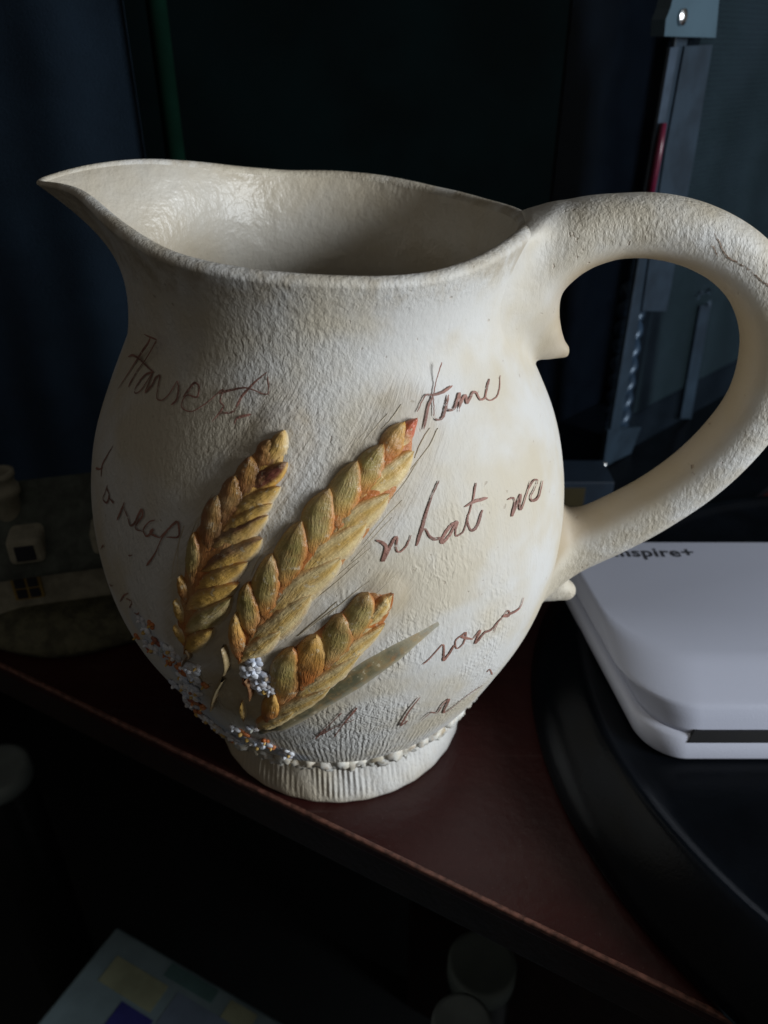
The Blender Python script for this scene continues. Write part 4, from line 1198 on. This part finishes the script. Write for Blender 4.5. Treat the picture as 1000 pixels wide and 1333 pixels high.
def poly_slab(pts_px, o0, o1, mat, name, parent=None):
    q = face(np.array([p[0] for p in pts_px], float), np.array([p[1] for p in pts_px], float), o1)
    n = len(q)
    mkp = lambda o: CC + q[:, :1] * cu_ + o * cn + q[:, 1:2] * np.array([0, 0, 1])
    V, Fc = loft([mkp(o0), mkp(o1)])
    return mk(name, V, Fc, mat, parent or cs, KR, smooth=False)
slab(0.0, 0.26, -0.002, 0.0, 0.0047, 0.34, M['clear'], 'front_pane')
slab(-0.0015, 0.0, -0.05, 0.001, 0.0047, 0.34, M['clear'], 'side_pane', 0.0003)
slab(0.0005, 0.011, 0.0006, 0.0026, 0.0048, 0.338, M['frost'], 'corner_strip')
slab(0.0, 0.26, -0.053, -0.051, 0.0047, 0.34, M['black'], 'back_panel')
slab(-0.02, 0.28, -0.057, 0.075, 0.0004, 0.0045, M['black'], 'dark_slab')  # black slab added to darken the table in front of the case
slab(0.078, 0.255, -0.030, -0.026, 0.005, 0.335, M['mesh'], 'perforated_panel')
br = poly_slab([(865, 47), (867, 25), (873, 10), (885, -40), (940, -40), (932, 49)], 0.0027, 0.0090, M['bracket'], 'bracket')
q = face(np.array([887.0]), np.array([22.0]), 0.009)[0]
sc0 = CC + q[0] * cu_ + np.array([0, 0, q[1]])
V, Fc = tube([sc0 + cn * 0.0080, sc0 + cn * 0.0102, sc0 + cn * 0.0108], [0.0030, 0.0030, 0.0016], 16)
mk('screw', V, Fc, M['metal'], br, KR, smooth=False)
poly_slab([(873, 62), (884, 60), (850, 245), (838, 330), (828, 330), (842, 245)], 0.0028, 0.0042, M['frost2'], 'white_strip')
poly_slab([(892, 60), (928, 58), (905, 200), (868, 405), (836, 405), (866, 200)], 0.0028, 0.0036, M['frost'], 'wide_strip')
def fpt(px, py, off):
    q = face(np.array([float(px)]), np.array([float(py)]), off)[0]
    return CC + q[0] * cu_ + off * cn + np.array([0, 0, q[1]])
V, Fc = tube([fpt(864, 160, 0.006), fpt(857, 200, 0.006), fpt(845, 262, 0.006)], [0.0014, 0.0018, 0.0018], 10)
mk('red_tube', V, Fc, M['red'], cs, KR)
A_, B_ = fpt(826, 372, -0.012), fpt(800, 572, -0.012)
for k in range(2):
    P = []
    for t in np.linspace(0, 1, 90):
        ang = t * 2 * math.pi * 4.5 + k * math.pi
        P.append(A_ + (B_ - A_) * t + 0.0042 * (math.cos(ang) * cu_ + math.sin(ang) * cn))
    V, Fc = tube(P, 0.0034, 8); mk('twisted_cord', V, Fc, M['frost'], cs, KR)
poly_slab([(785, 608), (792, 560), (835, 556), (822, 590)], 0.0005, 0.0030, M['frost'], 'foot_corner')
c0 = fpt(787, 605, 0.004)
V, Fc = tube([c0 - cn * 0.003, c0, c0 + cn * 0.0012], [0.0018, 0.0018, 0.0008], 12); mk('stud', V, Fc, M['metal'], cs, KR)
poly_slab([(912, 398), (926, 396), (900, 545), (886, 545)], 0.0008, 0.0024, M['frost'], 'side_bar')
for k in range(9):
    p = fpt(916 + rng.uniform(-12, 8), 386 + rng.uniform(-12, 14), 0.0035)
    Vv = np.array([p + rng.uniform(-0.0022, 0.0022, 3) for _ in range(4)])
    mk('crinkle', Vv, [(0, 1, 2), (0, 2, 3), (0, 3, 1), (1, 3, 2)], M['frost2'], cs, KR, smooth=False)

# small printed carton peeping out between jug and handle
M['cart_b'] = simple_mat('blue_card', (0.009, 0.018, 0.032), 0.5, 90, 0.3)
M['cart_y'] = simple_mat('yellow_card', (0.035, 0.027, 0.009), 0.5)
p0 = on_plane(np.array(752.0), np.array(668.0), 0.0)
sb = thing('small_carton', 'small dull blue carton with a yellow corner, between jug and handle', 'box', (p0[0] - 0.008, p0[1] + 0.005, 0))
SR = np.array(sb.location)
V, Fc = box(-0.03, 0.022, -0.012, 0.012, 0.0004, 0.022, 0.0006); mk('carton_body', V + SR, Fc, M['cart_b'], sb, SR, smooth=False)
V, Fc = box(-0.02, 0.008, -0.0126, -0.0119, 0.008, 0.019, 0.0001); mk('label_panel', V + SR, Fc, M['cart_y'], sb, SR, smooth=False)

# ------------------------------------------------------------------ things below the table edge
M['pk'] = simple_mat('pale_card', (0.22, 0.31, 0.35), 0.45, 40, 0.25)
M['pk_b'] = simple_mat('blue_print', (0.04, 0.045, 0.24), 0.5)
M['pk_y'] = simple_mat('yellow_print', (0.33, 0.36, 0.24), 0.5)
M['pk_g'] = simple_mat('teal_print', (0.10, 0.20, 0.21), 0.5)
M['pk_d'] = simple_mat('grey_print_panel', (0.17, 0.23, 0.32), 0.5)
TZ = -0.20
pa, pb, pc = (on_plane(np.array(float(x)), np.array(float(y)), TZ) for x, y in ((152, 1205), (45, 1318), (372, 1333)))
ux = (pc - pa); ux /= np.linalg.norm(ux); uy = np.array([-ux[1], ux[0], 0])
pk = thing('printed_carton', 'pale printed carton with blue and yellow patches, below the table at lower left', 'box', (pa[0] + ux[0]*0.1 - uy[0]*0.05, pa[1] + ux[1]*0.1 - uy[1]*0.05, -0.459))
PR = np.array(pk.location)
def pbox(name, u0, u1, v0, v1, z0, z1, mat, bev=0.0008, parent=None):
    V, Fc = box(u0, u1, v0, v1, z0, z1, bev)
    return mk(name, np.array([pa[0], pa[1], 0]) + V[:, :1] * ux + V[:, 1:2] * uy + V[:, 2:3] * np.array([0, 0, 1.0]), Fc, mat, parent or pk, PR, smooth=False)
cb = pbox('carton_body', 0.0, 0.20, -0.11, 0.0, -0.4588, TZ, M['pk'], 0.002)
for nm, r, mt in (('printed_patch', (0.030, 0.050, -0.062, -0.028), 'pk_b'), ('printed_patch', (0.012, 0.046, -0.026, -0.012), 'pk_y'), ('printed_patch', (0.052, 0.10, -0.050, -0.012), 'pk_d'),
                  ('printed_patch', (0.078, 0.094, -0.012, -0.003), 'pk_y'), ('printed_patch', (0.040, 0.070, -0.009, -0.002), 'pk_g'), ('printed_patch', (0.104, 0.15, -0.045, -0.006), 'pk_g'), ('printed_patch', (0.004, 0.028, -0.095, -0.055), 'pk_y')):
    pbox(nm, r[0], r[1], r[2], r[3], TZ - 0.0002, TZ + 0.0003, M[mt], 0.0, cb)

M['lid'] = simple_mat('grey_lid', (0.17, 0.21, 0.20), 0.6, 50, 0.2)
M['lid2'] = simple_mat('pale_lid', (0.27, 0.32, 0.32), 0.6, 50, 0.2)
M['jar'] = simple_mat('smoky_jar', (0.012, 0.014, 0.014), 0.3)
def jar(cx, cy, ztop, r, mat, label):
    t = thing('lidded_jar', label, 'jar', (cx, cy, -0.4595), 'lidded jars below the table')
    rt = np.array(t.location); Hh = ztop + 0.4595
    V, Fc = lathe([(0, 0.0003), (r * 0.9, 0.0003), (r * 0.96, 0.004), (r * 0.96, Hh - 0.02), (r * 0.86, Hh - 0.013), (r * 0.86, Hh - 0.011)], 40, rt); mk('glass', V, Fc, M['jar'], t, rt)
    V, Fc = lathe([(r * 0.85, Hh - 0.0125), (r, Hh - 0.012), (r, Hh - 0.0015), (r - 0.0015, Hh), (r * 0.80, Hh - 0.0004), (0, Hh - 0.0006)], 40, rt); mk('lid', V, Fc, mat, t, rt)
a = on_plane(np.array(628.0), np.array(1252.0), -0.17); jar(a[0], a[1], -0.17, 0.0165, M['lid'], 'dim round grey jar lid just below the table edge')
a = on_plane(np.array(602.0), np.array(1332.0), -0.13); jar(a[0], a[1], -0.13, 0.0125, M['lid2'], 'paler round jar lid at the bottom edge, in front of another')
a = on_plane(np.array(-8.0), np.array(1000.0), -0.20); jar(a[0], a[1], -0.20, 0.022, M['lid2'], 'round jar lid half out of view at the left edge')
